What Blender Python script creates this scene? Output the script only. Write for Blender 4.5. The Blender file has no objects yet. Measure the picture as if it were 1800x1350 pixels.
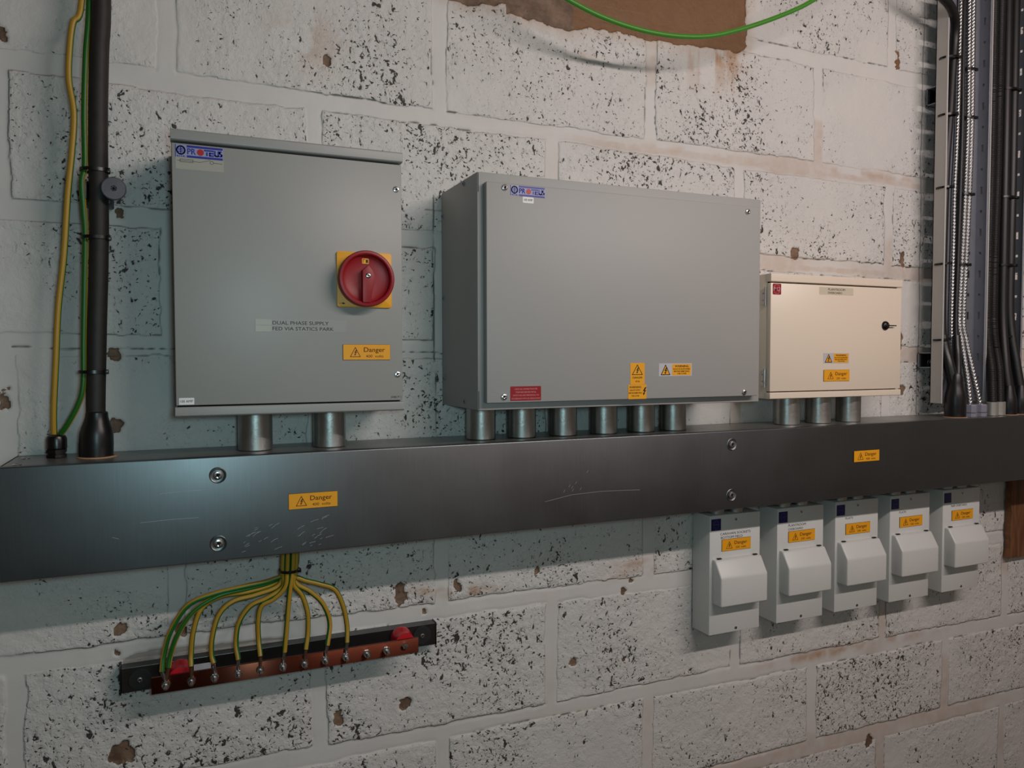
import bpy, bmesh, math, random
import numpy as np
from mathutils import Vector, Matrix

random.seed(7)
S = bpy.context.scene
COL = S.collection
PI = math.pi

# ------------------------------------------------------------------ camera
cam_d = bpy.data.cameras.new('camera')
cam_d.sensor_fit = 'HORIZONTAL'
cam_d.sensor_width = 36.0
cam_d.lens = 36.0 * 1346.3 / 1800.0
cam_d.clip_start = 0.02
cam = bpy.data.objects.new('camera', cam_d)
COL.objects.link(cam)
yaw, pitch, roll = 0.4083, 0.0373, -0.0016
fw = Vector((math.sin(yaw) * math.cos(pitch), math.cos(yaw) * math.cos(pitch), -math.sin(pitch)))
rt = Vector((math.cos(yaw), -math.sin(yaw), 0))
up = rt.cross(fw)
rt2 = math.cos(roll) * rt + math.sin(roll) * up
up2 = -math.sin(roll) * rt + math.cos(roll) * up
M = Matrix((rt2, up2, -fw)).transposed().to_4x4()
M.translation = Vector((0, -1.3106, 1.6456))
cam.matrix_world = M
S.camera = cam

# ------------------------------------------------------------------ world, lights, exposure
world = bpy.data.worlds.new('world')
S.world = world
world.use_nodes = True
world.node_tree.nodes['Background'].inputs[0].default_value = (0.5, 0.55, 0.6, 1)
world.node_tree.nodes['Background'].inputs[1].default_value = 0.03

def area_light(name, loc, direction, sx, sy, power, color, shape='RECTANGLE'):
    l = bpy.data.lights.new(name, 'AREA')
    l.shape = shape
    l.size = sx
    if shape == 'RECTANGLE':
        l.size_y = sy
    l.energy = power
    l.color = color
    o = bpy.data.objects.new(name, l)
    COL.objects.link(o)
    z = -Vector(direction).normalized()
    x = Vector((1, 0, 0))
    x = (x - x.dot(z) * z).normalized()
    y = z.cross(x)
    m = Matrix((x, y, z)).transposed().to_4x4()
    m.translation = Vector(loc)
    o.matrix_world = m
    return o
# long fluorescent tube that hangs parallel to the wall, above and to the right of the camera
area_light('tube_light', (1.31, -1.50, 2.44), (0.0, 1.4, -0.75), 1.5, 0.045, 17.4, (1.0, 0.885, 0.855))
# the same tube also shines into the room behind the camera; the lamp of the phone that takes the picture, right beside the lens
area_light('tube_light_room_side', (1.31, -1.56, 2.44), (0.0, -1.0, -0.35), 1.5, 0.045, 9.0, (1.0, 0.885, 0.855))
area_light('phone_light', (0.05, -1.33, 1.675), (0.10, 1.0, -0.05), 0.09, 0.09, 2.6, (0.58, 0.93, 1.0), 'DISK')

S.view_settings.view_transform = 'Standard'
S.view_settings.look = 'None'
S.view_settings.gamma = 1.0
S.view_settings.use_curve_mapping = False
S.view_settings.exposure = 0.0

# ------------------------------------------------------------------ materials
def lin(c):
    return tuple(((v / 255.0) / 12.92 if v / 255.0 <= 0.04045 else ((v / 255.0 + 0.055) / 1.055) ** 2.4) for v in c)

def nmat(name):
    m = bpy.data.materials.new(name)
    m.use_nodes = True
    nt = m.node_tree
    return m, nt, nt.nodes['Principled BSDF']

def N(nt, t, **kw):
    n = nt.nodes.new(t)
    for k, v in kw.items():
        if k.startswith('i_'):
            n.inputs[k[2:].replace('_', ' ')].default_value = v
        else:
            setattr(n, k, v)
    return n

def simple(name, rgb, rough=0.5, metal=0.0, bump=0.0, bscale=400.0, var=0.0, vscale=12.0, spec=0.5, coat=0.0):
    m, nt, b = nmat(name)
    L = nt.links
    c = lin(rgb)
    b.inputs['Base Color'].default_value = (*c, 1)
    b.inputs['Roughness'].default_value = rough
    b.inputs['Metallic'].default_value = metal
    b.inputs['Specular IOR Level'].default_value = spec
    b.inputs['Coat Weight'].default_value = coat
    tc = N(nt, 'ShaderNodeTexCoord')
    if var > 0:
        n = N(nt, 'ShaderNodeTexNoise')
        n.inputs['Scale'].default_value = vscale
        n.inputs['Detail'].default_value = 5
        L.new(tc.outputs['Object'], n.inputs['Vector'])
        r = N(nt, 'ShaderNodeMixRGB')
        r.inputs[1].default_value = (*[v * (1 - var) for v in c], 1)
        r.inputs[2].default_value = (*[min(1, v * (1 + var)) for v in c], 1)
        L.new(n.outputs['Fac'], r.inputs[0])
        L.new(r.outputs[0], b.inputs['Base Color'])
    if bump > 0:
        n2 = N(nt, 'ShaderNodeTexNoise')
        n2.inputs['Scale'].default_value = bscale
        n2.inputs['Detail'].default_value = 3
        L.new(tc.outputs['Object'], n2.inputs['Vector'])
        bp = N(nt, 'ShaderNodeBump')
        bp.inputs['Strength'].default_value = 1.0
        bp.inputs['Distance'].default_value = bump
        L.new(n2.outputs['Fac'], bp.inputs['Height'])
        L.new(bp.outputs[0], b.inputs['Normal'])
    return m

def steel(name, rgb, rough, stretch=(6, 6, 300), amt=0.25, bump=0.00003, aniso=0.0, metal=1.0):
    m, nt, b = nmat(name)
    L = nt.links
    c = lin(rgb)
    b.inputs['Metallic'].default_value = metal
    if aniso > 0:
        b.inputs['Anisotropic'].default_value = aniso
        cx_ = N(nt, 'ShaderNodeCombineXYZ')
        cx_.inputs[2].default_value = 1.0
        L.new(cx_.outputs[0], b.inputs['Tangent'])
    tc = N(nt, 'ShaderNodeTexCoord')
    mp = N(nt, 'ShaderNodeMapping')
    mp.inputs['Scale'].default_value = stretch
    L.new(tc.outputs['Object'], mp.inputs['Vector'])
    n = N(nt, 'ShaderNodeTexNoise')
    n.inputs['Scale'].default_value = 1.0
    n.inputs['Detail'].default_value = 6
    n.inputs['Roughness'].default_value = 0.65
    L.new(mp.outputs[0], n.inputs['Vector'])
    n3 = N(nt, 'ShaderNodeTexNoise')
    n3.inputs['Scale'].default_value = 9.0
    n3.inputs['Detail'].default_value = 6
    L.new(tc.outputs['Object'], n3.inputs['Vector'])
    mr = N(nt, 'ShaderNodeMapRange')
    mr.inputs['From Min'].default_value = 0.3
    mr.inputs['From Max'].default_value = 0.7
    mr.inputs['To Min'].default_value = rough - amt * 0.35
    mr.inputs['To Max'].default_value = rough + amt * 0.35
    L.new(n3.outputs['Fac'], mr.inputs['Value'])
    L.new(mr.outputs[0], b.inputs['Roughness'])
    mx = N(nt, 'ShaderNodeMixRGB')
    mx.inputs[1].default_value = (*[v * 0.86 for v in c], 1)
    mx.inputs[2].default_value = (*[min(1, v * 1.12) for v in c], 1)
    L.new(n.outputs['Fac'], mx.inputs[0])
    L.new(mx.outputs[0], b.inputs['Base Color'])
    if bump > 0:
        bp = N(nt, 'ShaderNodeBump')
        bp.inputs['Strength'].default_value = 1.0
        bp.inputs['Distance'].default_value = bump
        L.new(n.outputs['Fac'], bp.inputs['Height'])
        L.new(bp.outputs[0], b.inputs['Normal'])
    return m

MT = {}
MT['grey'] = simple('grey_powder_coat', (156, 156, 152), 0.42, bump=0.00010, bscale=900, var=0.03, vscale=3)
MT['grey_box'] = simple('grey_powder_coat_smooth', (164, 162, 159), 0.5, bump=0.00006, bscale=900, var=0.02, vscale=3)
MT['cream'] = simple('cream_enamel', (236, 220, 200), 0.35, bump=0.00004, bscale=700)
MT['white'] = simple('white_powder_coat', (216, 216, 212), 0.38, bump=0.00005, bscale=900)
MT['galv'] = steel('galvanised_steel', (118, 122, 124), 0.40, (500, 60, 14), 0.10, 0.000014, aniso=0.50)
MT['tray_side_lit'] = simple('lit_tray_flange_steel', (184, 180, 176), 0.5, metal=0.25, var=0.04)  # same tray steel, left flange lightened in colour where the tube lights it
MT['channel'] = steel('dark_channel_steel', (96, 96, 96), 0.33, (60, 60, 60), 0.1, 0.00002)
MT['silver'] = simple('satin_silver_steel', (176, 174, 166), 0.4, metal=0.6)
MT['galv_top'] = steel('galvanised_steel_body', (140, 138, 134), 0.36, (60, 60, 60), 0.12, 0.00002, metal=0.65)
MT['scratch'] = simple('scratched_zinc', (170, 176, 178), 0.5)
MT['lug'] = simple('sleeved_lug', (112, 84, 70), 0.35, metal=0.6)
MT['galv_tray'] = steel('galvanised_tray_steel', (150, 152, 160), 0.55, (40, 40, 40), 0.15, 0.00003, metal=0.8)  # darker, bluer than the flange: shade inside the trays put into the colour
MT['conduit'] = steel('conduit_steel', (176, 176, 172), 0.40, (150, 150, 150), 0.25, 0.00030)
MT['zinc'] = steel('zinc_plated_steel', (205, 205, 205), 0.24, (60, 60, 60), 0.1, 0.0)
MT['braid'] = simple('braided_steel', (168, 168, 168), 0.36, metal=1.0)
MT['copper'] = steel('copper', (122, 66, 50), 0.34, (14, 200, 500), 0.04, 0.00001, aniso=1.0)
MT['black'] = simple('black_pvc', (24, 22, 22), 0.45, bump=0.0002, bscale=60, var=0.25, vscale=40)
MT['black_dusty'] = simple('dusty_black_pvc', (36, 32, 29), 0.6, bump=0.0004, bscale=90, var=0.5, vscale=60)
MT['black_gloss'] = simple('black_nylon', (14, 13, 14), 0.3)
MT['shrink'] = simple('heat_shrink_black', (20, 19, 20), 0.36, bump=0.0005, bscale=30)
MT['green'] = simple('green_pvc', (26, 96, 26), 0.4)
MT['green_lit'] = simple('lit_green_pvc', (66, 138, 36), 0.4)  # green PVC brightened in its colour to look lit, for the hanging loop
MT['yellow_lit'] = simple('lit_yellow_pvc', (150, 178, 60), 0.42)  # yellow stripe of the loop, likewise coloured as lit
MT['yellow'] = simple('yellow_pvc', (176, 136, 40), 0.42)
MT['red'] = simple('red_plastic', (150, 18, 28), 0.45)
MT['red_ins'] = simple('red_insulator', (190, 22, 34), 0.3)
MT['plate_yellow'] = simple('yellow_plastic', (240, 168, 22), 0.45)
MT['lab_yellow'] = simple('label_yellow', (244, 168, 20), 0.5)
MT['lab_core'] = simple('label_dark_core', (26, 16, 12), 0.6)
MT['lab_text'] = simple('label_text_brown', (92, 30, 6), 0.6)
MT['ink'] = simple('black_ink', (26, 24, 26), 0.6)
MT['lab_white'] = simple('label_white', (232, 230, 228), 0.45)
MT['lab_grey'] = simple('label_pale', (196, 192, 196), 0.45)
MT['tape'] = simple('clear_tape', (166, 164, 153), 0.35)
MT['tape_cream'] = simple('clear_tape_on_cream', (214, 202, 178), 0.3)
MT['blue'] = simple('brand_blue', (20, 32, 146), 0.4)
MT['brand_bg'] = simple('brand_ground', (146, 152, 184), 0.4)
MT['brand_red'] = simple('brand_red', (176, 20, 24), 0.4)
MT['navy'] = simple('badge_navy', (14, 18, 84), 0.35)
MT['navy_line'] = simple('badge_line', (76, 84, 170), 0.4)
MT['lab_red'] = simple('label_red', (150, 16, 28), 0.45)
MT['pink'] = simple('label_pink_text', (224, 150, 152), 0.5)
MT['gland_grey'] = simple('grey_gland_plastic', (128, 128, 142), 0.5)
MT['rubber'] = simple('black_rubber', (28, 28, 29), 0.7, var=0.2)
MT['disc'] = simple('grey_zinc_disc', (104, 102, 108), 0.55, metal=0.5, var=0.25, vscale=60, bump=0.0001, bscale=300)
MT['dark'] = simple('dark_recess', (16, 15, 14), 0.8)
MT['putty'] = simple('wood_ring', (196, 150, 110), 0.8, var=0.2, vscale=80)

def wood_mat():
    m, nt, b = nmat('plywood')
    L = nt.links
    tc = N(nt, 'ShaderNodeTexCoord')
    mp = N(nt, 'ShaderNodeMapping')
    mp.inputs['Scale'].default_value = (60, 60, 5)
    L.new(tc.outputs['Object'], mp.inputs['Vector'])
    n = N(nt, 'ShaderNodeTexNoise')
    n.inputs['Scale'].default_value = 1.0
    n.inputs['Detail'].default_value = 7
    n.inputs['Distortion'].default_value = 1.0
    L.new(mp.outputs[0], n.inputs['Vector'])
    r = N(nt, 'ShaderNodeValToRGB')
    r.color_ramp.elements[0].position = 0.3
    r.color_ramp.elements[0].color = (*lin((66, 38, 20)), 1)
    r.color_ramp.elements[1].position = 0.72
    r.color_ramp.elements[1].color = (*lin((134, 88, 52)), 1)
    L.new(n.outputs['Fac'], r.inputs[0])
    L.new(r.outputs[0], b.inputs['Base Color'])
    b.inputs['Roughness'].default_value = 0.65
    return m
MT['wood'] = wood_mat()

def wall_mat():
    m, nt, b = nmat('painted_blockwork')
    L = nt.links
    tc = N(nt, 'ShaderNodeTexCoord')
    at = N(nt, 'ShaderNodeAttribute', attribute_name='wall_mask')
    sp = N(nt, 'ShaderNodeSeparateColor')
    L.new(at.outputs['Color'], sp.inputs[0])
    at2 = N(nt, 'ShaderNodeAttribute', attribute_name='wall_mask2')
    sp2 = N(nt, 'ShaderNodeSeparateColor')
    L.new(at2.outputs['Color'], sp2.inputs[0])
    # sp: R mortar, G bare, B rust tint ; sp2: R pit density, G crack, B plaster brown tone
    def noise(scale, detail, rough, dist, offs, sc=(1, 1, 1), rot=0.0):
        mp = N(nt, 'ShaderNodeMapping')
        mp.inputs['Location'].default_value = offs
        mp.inputs['Scale'].default_value = sc
        mp.inputs['Rotation'].default_value = (0, rot, 0)
        L.new(tc.outputs['Object'], mp.inputs['Vector'])
        n = N(nt, 'ShaderNodeTexNoise')
        n.inputs['Scale'].default_value = scale
        n.inputs['Detail'].default_value = detail
        n.inputs['Roughness'].default_value = rough
        n.inputs['Distortion'].default_value = dist
        L.new(mp.outputs[0], n.inputs['Vector'])
        return n.outputs['Fac']
    def math_(op, a, c=None, clamp=False):
        n = N(nt, 'ShaderNodeMath', operation=op, use_clamp=clamp)
        for i, v in enumerate((a, c)):
            if v is None:
                continue
            if isinstance(v, (int, float)):
                n.inputs[i].default_value = v
            else:
                L.new(v, n.inputs[i])
        return n.outputs[0]
    def maprange(v, a, c, lo=0.0, hi=1.0):
        n = N(nt, 'ShaderNodeMapRange')
        n.inputs['From Min'].default_value = a
        n.inputs['From Max'].default_value = c
        n.inputs['To Min'].default_value = lo
        n.inputs['To Max'].default_value = hi
        L.new(v, n.inputs['Value'])
        return n.outputs[0]
    dens = sp2.outputs[0]
    p1 = noise(104, 2.6, 0.6, 0.55, (3.1, 0, 1.7), (1.0, 1, 0.72), 0.5)
    p2 = noise(200, 2.4, 0.55, 0.5, (9.1, 0, 4.7), (0.8, 1, 1.0), -0.6)
    d1 = math_('MULTIPLY', math_('SUBTRACT', dens, 0.5), 0.125)
    a1 = maprange(math_('ADD', p1, d1), 0.668, 0.700)
    a2 = maprange(math_('ADD', p2, d1), 0.672, 0.705)
    pits = math_('MAXIMUM', a1, a2)
    gate = maprange(dens, 0.04, 0.14)
    pits = math_('MULTIPLY', pits, gate)
    pits = math_('MAXIMUM', pits, math_('MULTIPLY', maprange(sp2.outputs[1], 0.25, 0.95), 0.8))
    # shallow chips: relief without dark colour
    c1 = maprange(math_('ADD', p1, d1), 0.585, 0.66)
    # orange peel of thick masonry paint
    fine = noise(135, 4, 0.6, 0.4, (0, 0, 0))
    mid = noise(42, 3, 0.55, 0.3, (5, 0, 2))
    # base colours
    tone = noise(5.5, 4, 0.6, 0.2, (1, 0, 1))
    cr = N(nt, 'ShaderNodeMixRGB')
    cr.inputs[1].default_value = (*lin((204, 201, 197)), 1)
    cr.inputs[2].default_value = (*lin((222, 219, 214)), 1)
    L.new(tone, cr.inputs[0])
    # rust / damp tint
    rust = N(nt, 'ShaderNodeMixRGB')
    L.new(cr.outputs[0], rust.inputs[1])
    rust.inputs[2].default_value = (*lin((176, 130, 88)), 1)
    L.new(math_('MULTIPLY', sp.outputs[2], maprange(mid, 0.3, 0.6, 0.45, 1.0)), rust.inputs[0])
    # bare, unpainted concrete
    bt = noise(30, 5, 0.65, 0.3, (2, 0, 8))
    bare = N(nt, 'ShaderNodeMixRGB')
    bare.inputs[1].default_value = (*lin((96, 76, 62)), 1)
    bare.inputs[2].default_value = (*lin((138, 112, 92)), 1)
    L.new(maprange(bt, 0.35, 0.65), bare.inputs[0])
    bare2 = N(nt, 'ShaderNodeMixRGB')
    L.new(bare.outputs[0], bare2.inputs[1])
    bare2.inputs[2].default_value = (*lin((128, 92, 60)), 1)
    L.new(math_('MULTIPLY', sp2.outputs[2], 0.85), bare2.inputs[0])
    mb = N(nt, 'ShaderNodeMixRGB')
    L.new(rust.outputs[0], mb.inputs[1])
    L.new(bare2.outputs[0], mb.inputs[2])
    L.new(maprange(sp.outputs[1], 0.42, 0.58), mb.inputs[0])
    # open pores: unpainted dark aggregate
    mpz = N(nt, 'ShaderNodeMixRGB')
    L.new(mb.outputs[0], mpz.inputs[1])
    mpz.inputs[2].default_value = (*lin((66, 62, 58)), 1)
    L.new(pits, mpz.inputs[0])
    L.new(mpz.outputs[0], b.inputs['Base Color'])
    b.inputs['Roughness'].default_value = 0.55
    b.inputs['Specular IOR Level'].default_value = 0.3
    # bump
    h = math_('MULTIPLY', pits, -1.0)
    h = math_('ADD', h, math_('MULTIPLY', math_('MULTIPLY', c1, gate), -0.35))
    rough = maprange(sp.outputs[0], 0.2, 0.8, 1.0, 0.22)
    rough = math_('MULTIPLY', rough, maprange(dens, 0.0, 0.45, 0.40, 1.0))
    h = math_('ADD', h, math_('MULTIPLY', math_('MULTIPLY', fine, rough), 1.25))
    h = math_('ADD', h, math_('MULTIPLY', math_('MULTIPLY', mid, rough), 0.9))
    bp = N(nt, 'ShaderNodeBump')
    bp.inputs['Strength'].default_value = 0.9
    bp.inputs['Distance'].default_value = 0.0022
    L.new(h, bp.inputs['Height'])
    L.new(bp.outputs[0], b.inputs['Normal'])
    return m
MT['wall'] = wall_mat()
MT['plain_wall'] = simple('painted_room_wall', (214, 204, 194), 0.8, bump=0.001, bscale=60, var=0.06, vscale=4)
MT['floor'] = simple('concrete_floor', (92, 88, 84), 0.8, bump=0.0006, bscale=80, var=0.15, vscale=5)
MT['ceiling'] = simple('ceiling_board', (120, 116, 110), 0.85, var=0.06, vscale=4)

# ------------------------------------------------------------------ mesh helpers
ORG = {}

class B:
    """collects shapes in world coordinates; build() links them as ONE mesh object"""
    def __init__(self):
        self.bm = bmesh.new()
        self.uv = None

    def _merge(self, b2, mi=0, smooth=None):
        for f in b2.faces:
            if mi is not None:
                f.material_index = mi
        me = bpy.data.meshes.new('t')
        b2.to_mesh(me)
        b2.free()
        self.bm.from_mesh(me)
        bpy.data.meshes.remove(me)
        return self

    def box(self, x0, x1, y0, y1, z0, z1, bev=0.0, mi=0, seg=2):
        b = bmesh.new()
        r = bmesh.ops.create_cube(b, size=1.0)
        for v in b.verts:
            v.co = Vector(((x0 + x1) / 2 + v.co.x * (x1 - x0), (y0 + y1) / 2 + v.co.y * (y1 - y0), (z0 + z1) / 2 + v.co.z * (z1 - z0)))
        if bev > 0:
            bmesh.ops.bevel(b, geom=list(b.edges), offset=bev, segments=seg, affect='EDGES', profile=0.5)
        return self._merge(b, mi)

    def plate(self, x0, x1, z0, z1, d0, d1, bev=0.0, mi=0, corner=0.0):
        """a plate parallel to the wall between distances d0 and d1 in front of it"""
        if corner > 0:
            pts = []
            for cx, cz, a0 in ((x1 - corner, z1 - corner, 0), (x0 + corner, z1 - corner, 90), (x0 + corner, z0 + corner, 180), (x1 - corner, z0 + corner, 270)):
                for k in range(5):
                    a = math.radians(a0 + k * 22.5)
                    pts.append((cx + corner * math.cos(a), cz + corner * math.sin(a)))
            return self.prism(pts, d0, d1, bev, mi)
        return self.box(x0, x1, -d1, -d0, z0, z1, bev, mi)

    def prism(self, pts, d0, d1, bev=0.0, mi=0):
        """polygon in the wall plane (x, z), extruded between distances d0 and d1 from the wall"""
        b = bmesh.new()
        a = [b.verts.new((x, -d1, z)) for x, z in pts]
        c = [b.verts.new((x, -d0, z)) for x, z in pts]
        n = len(pts)
        f1 = b.faces.new(a)
        f2 = b.faces.new(c[::-1])
        for i in range(n):
            b.faces.new((a[i], c[i], c[(i + 1) % n], a[(i + 1) % n]))
        bmesh.ops.recalc_face_normals(b, faces=b.faces)
        if bev > 0:
            es = [e for e in f1.edges]
            bmesh.ops.bevel(b, geom=es, offset=bev, segments=2, affect='EDGES', profile=0.5)
        return self._merge(b, mi)

    def side_prism(self, pts, x0, x1, bev=0.0, mi=0, seg=3):
        """polygon in (distance from wall, z), extruded along x"""
        b = bmesh.new()
        a = [b.verts.new((x0, -d, z)) for d, z in pts]
        c = [b.verts.new((x1, -d, z)) for d, z in pts]
        n = len(pts)
        b.faces.new(a)
        b.faces.new(c[::-1])
        for i in range(n):
            b.faces.new((a[i], c[i], c[(i + 1) % n], a[(i + 1) % n]))
        bmesh.ops.recalc_face_normals(b, faces=b.faces)
        if bev > 0:
            bmesh.ops.bevel(b, geom=list(b.edges), offset=bev, segments=seg, affect='EDGES', profile=0.5)
        return self._merge(b, mi)

    def lathe(self, p, axis, prof, seg=24, mi=0, cap=True, squash=None):
        """prof: list of (radius, distance along axis) from p"""
        ax = Vector(axis).normalized()
        t = Vector((0, 0, 1)) if abs(ax.z) < 0.9 else Vector((1, 0, 0))
        u = ax.cross(t).normalized()
        w = ax.cross(u)
        b = bmesh.new()
        rings = []
        for r, h in prof:
            ring = []
            for k in range(seg):
                a = 2 * PI * k / seg
                q = Vector(p) + ax * h + (u * math.cos(a) + w * math.sin(a)) * max(r, 1e-5)
                ring.append(b.verts.new(q))
            rings.append(ring)
        for i in range(len(rings) - 1):
            for k in range(seg):
                b.faces.new((rings[i][k], rings[i][(k + 1) % seg], rings[i + 1][(k + 1) % seg], rings[i + 1][k]))
        if cap:
            b.faces.new(rings[0][::-1])
            b.faces.new(rings[-1])
        bmesh.ops.recalc_face_normals(b, faces=b.faces)
        return self._merge(b, mi)

    def cyl(self, p0, p1, r, seg=24, mi=0, r2=None):
        d = Vector(p1) - Vector(p0)
        return self.lathe(p0, d, [(r, 0), (r if r2 is None else r2, d.length)], seg, mi)

    def tube(self, pts, r, seg=14, step=0.004, sector=None, twist=0.0, phase=0.0, rfun=None, cap=True, mi=0):
        """sweep along a smooth curve; sector = fraction painted with material 1 (stripe)"""
        P = spline(pts, step)
        b = bmesh.new()
        T = [(P[min(i + 1, len(P) - 1)] - P[max(i - 1, 0)]).normalized() for i in range(len(P))]
        ref = Vector((1, 0, 0)) if abs(T[0].x) < 0.8 else Vector((0, 0, 1))
        u = (ref - ref.dot(T[0]) * T[0]).normalized()
        rings = []
        s = 0.0
        for i, p in enumerate(P):
            if i:
                s += (P[i] - P[i - 1]).length
            u = (u - u.dot(T[i]) * T[i]).normalized()
            w = T[i].cross(u)
            ring = []
            for k in range(seg):
                a = 2 * PI * k / seg + phase + twist * s
                a0 = 2 * PI * k / seg
                rr = r if rfun is None else rfun(a0, s)
                ring.append(b.verts.new(p + (u * math.cos(a) + w * math.sin(a)) * rr))
            rings.append(ring)
        for i in range(len(rings) - 1):
            for k in range(seg):
                f = b.faces.new((rings[i][k], rings[i][(k + 1) % seg], rings[i + 1][(k + 1) % seg], rings[i + 1][k]))
                f.material_index = mi
                if sector is not None:
                    fr = (k + 0.5) / seg
                    f.material_index = 1 if (fr < sector / 2 or 0.5 <= fr < 0.5 + sector / 2) else 0  # two opposite green bands
        if cap:
            for f in (b.faces.new(rings[0][::-1]), b.faces.new(rings[-1])):
                f.material_index = mi
        bmesh.ops.recalc_face_normals(b, faces=b.faces)
        return self._merge(b, None)

    def ribbon(self, pts, w, d0, d1, mi=0, closed=False):
        """a drawn line of width w on a face parallel to the wall"""
        n = len(pts)
        rng = range(n if closed else n - 1)
        for i in rng:
            x0, z0 = pts[i]
            x1, z1 = pts[(i + 1) % n]
            L_ = math.hypot(x1 - x0, z1 - z0)
            if L_ < 1e-7:
                continue
            tx, tz = (x1 - x0) / L_, (z1 - z0) / L_
            nx, nz = -tz * w / 2, tx * w / 2
            ex, ez = tx * w * 0.35, tz * w * 0.35
            self.prism([(x0 - ex + nx, z0 - ez + nz), (x0 - ex - nx, z0 - ez - nz), (x1 + ex - nx, z1 + ez - nz), (x1 + ex + nx, z1 + ez + nz)], d0, d1, 0, mi)
        return self

    def text(self, s, x0, x1, z0, z1, d, mi=0, thick=0.0002, offset=0.0, shear=0.0):
        """lettering whose box is x0..x1, z0..z1, standing on a face d in front of the wall"""
        cu = bpy.data.curves.new('t', 'FONT')
        cu.body = s
        cu.size = 1.0
        cu.offset = offset
        cu.shear = shear
        cu.resolution_u = 3
        cu.extrude = 0.0
        o = bpy.data.objects.new('t', cu)
        me = bpy.data.meshes.new_from_object(o)
        bpy.data.objects.remove(o)
        bpy.data.curves.remove(cu)
        b = bmesh.new()
        b.from_mesh(me)
        bpy.data.meshes.remove(me)
        xs = [v.co.x for v in b.verts]
        zs = [v.co.y for v in b.verts]
        ax, bx, az, bz = min(xs), max(xs), min(zs), max(zs)
        for v in b.verts:
            v.co = Vector((x0 + (v.co.x - ax) / (bx - ax) * (x1 - x0), -(d + thick), z0 + (v.co.y - az) / (bz - az) * (z1 - z0)))
        for f in b.faces:
            if f.normal.y > 0:
                f.normal_flip()
        r = bmesh.ops.extrude_face_region(b, geom=list(b.faces))
        for g in r['geom']:
            if isinstance(g, bmesh.types.BMVert):
                pass
        vs = [g for g in r['geom'] if isinstance(g, bmesh.types.BMVert)]
        for v in vs:
            v.co.y += thick
        bmesh.ops.recalc_face_normals(b, faces=b.faces)
        return self._merge(b, mi)

    def build(self, name, mats, parent=None, smooth=35.0):
        if not isinstance(mats, (list, tuple)):
            mats = [mats]
        me = bpy.data.meshes.new(name)
        org = ORG.get(parent.name, Vector((0, 0, 0))) if parent else Vector((0, 0, 0))
        if not parent and self.bm.verts:
            # origin of a one-mesh thing at the middle of its bounding box
            lo = Vector([min(v.co[i] for v in self.bm.verts) for i in range(3)])
            hi = Vector([max(v.co[i] for v in self.bm.verts) for i in range(3)])
            org = Vector(((lo.x + hi.x) / 2, (lo.y + hi.y) / 2, lo.z))
        for v in self.bm.verts:
            v.co -= org
        self.bm.to_mesh(me)
        self.bm.free()
        for m in mats:
            me.materials.append(MT[m])
        if smooth:
            me.polygons.foreach_set('use_smooth', [True] * len(me.polygons))
            me.set_sharp_from_angle(angle=math.radians(smooth))
        o = bpy.data.objects.new(name, me)
        COL.objects.link(o)
        if parent:
            o.parent = parent
        else:
            o.location = org
        ORG[o.name] = org
        return o

def spline(pts, step):
    V = [Vector(p) for p in pts]
    if len(V) == 2:
        n = max(2, int((V[1] - V[0]).length / step))
        return [V[0].lerp(V[1], i / n) for i in range(n + 1)]
    V = [V[0] * 2 - V[1]] + V + [V[-1] * 2 - V[-2]]
    out = []
    for i in range(1, len(V) - 2):
        a, b, c, d = V[i - 1], V[i], V[i + 1], V[i + 2]
        n = max(2, int((c - b).length / step))
        for k in range(n):
            t = k / n
            out.append(0.5 * ((2 * b) + (c - a) * t + (2 * a - 5 * b + 4 * c - d) * t * t + (3 * b - 3 * c + d - a) * t ** 3))
    out.append(V[-2])
    return out

def tag(o, label, cat, group=None):
    o['label'] = label
    o['category'] = cat
    if group:
        o['group'] = group
    return o

def thing(name, loc, label, cat, group=None):
    o = bpy.data.objects.new(name, None)
    o.empty_display_size = 0.03
    o.location = loc
    COL.objects.link(o)
    ORG[o.name] = Vector(loc)
    return tag(o, label, cat, group)

def copy_tree(o, parent=None):
    kids = list(o.children)
    c = o.copy()
    COL.objects.link(c)
    c.parent = parent
    if o.name in ORG:
        ORG[c.name] = ORG[o.name].copy()
    for k in kids:
        copy_tree(k, c)
    return c

def structure(o):
    o['kind'] = 'structure'
    return o

# ------------------------------------------------------------------ the room
def value_noise(X, Z, scale, seed, octaves=3, gain=0.5):
    rng = np.random.RandomState(seed)
    tot = np.zeros_like(X)
    amp, norm = 1.0, 0.0
    for o in range(octaves):
        tab = rng.rand(256, 256)
        x = X * scale
        z = Z * scale
        xi = np.floor(x).astype(int)
        zi = np.floor(z).astype(int)
        fx = x - xi
        fz = z - zi
        fx = fx * fx * (3 - 2 * fx)
        fz = fz * fz * (3 - 2 * fz)
        a = tab[xi % 256, zi % 256]
        b = tab[(xi + 1) % 256, zi % 256]
        c = tab[xi % 256, (zi + 1) % 256]
        d = tab[(xi + 1) % 256, (zi + 1) % 256]
        tot += amp * ((a * (1 - fx) + b * fx) * (1 - fz) + (c * (1 - fx) + d * fx) * fz)
        norm += amp
        amp *= gain
        scale *= 2.03
    return tot / norm

def sstep(v, a, b):
    t = np.clip((v - a) / (b - a), 0, 1)
    return t * t * (3 - 2 * t)

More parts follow.
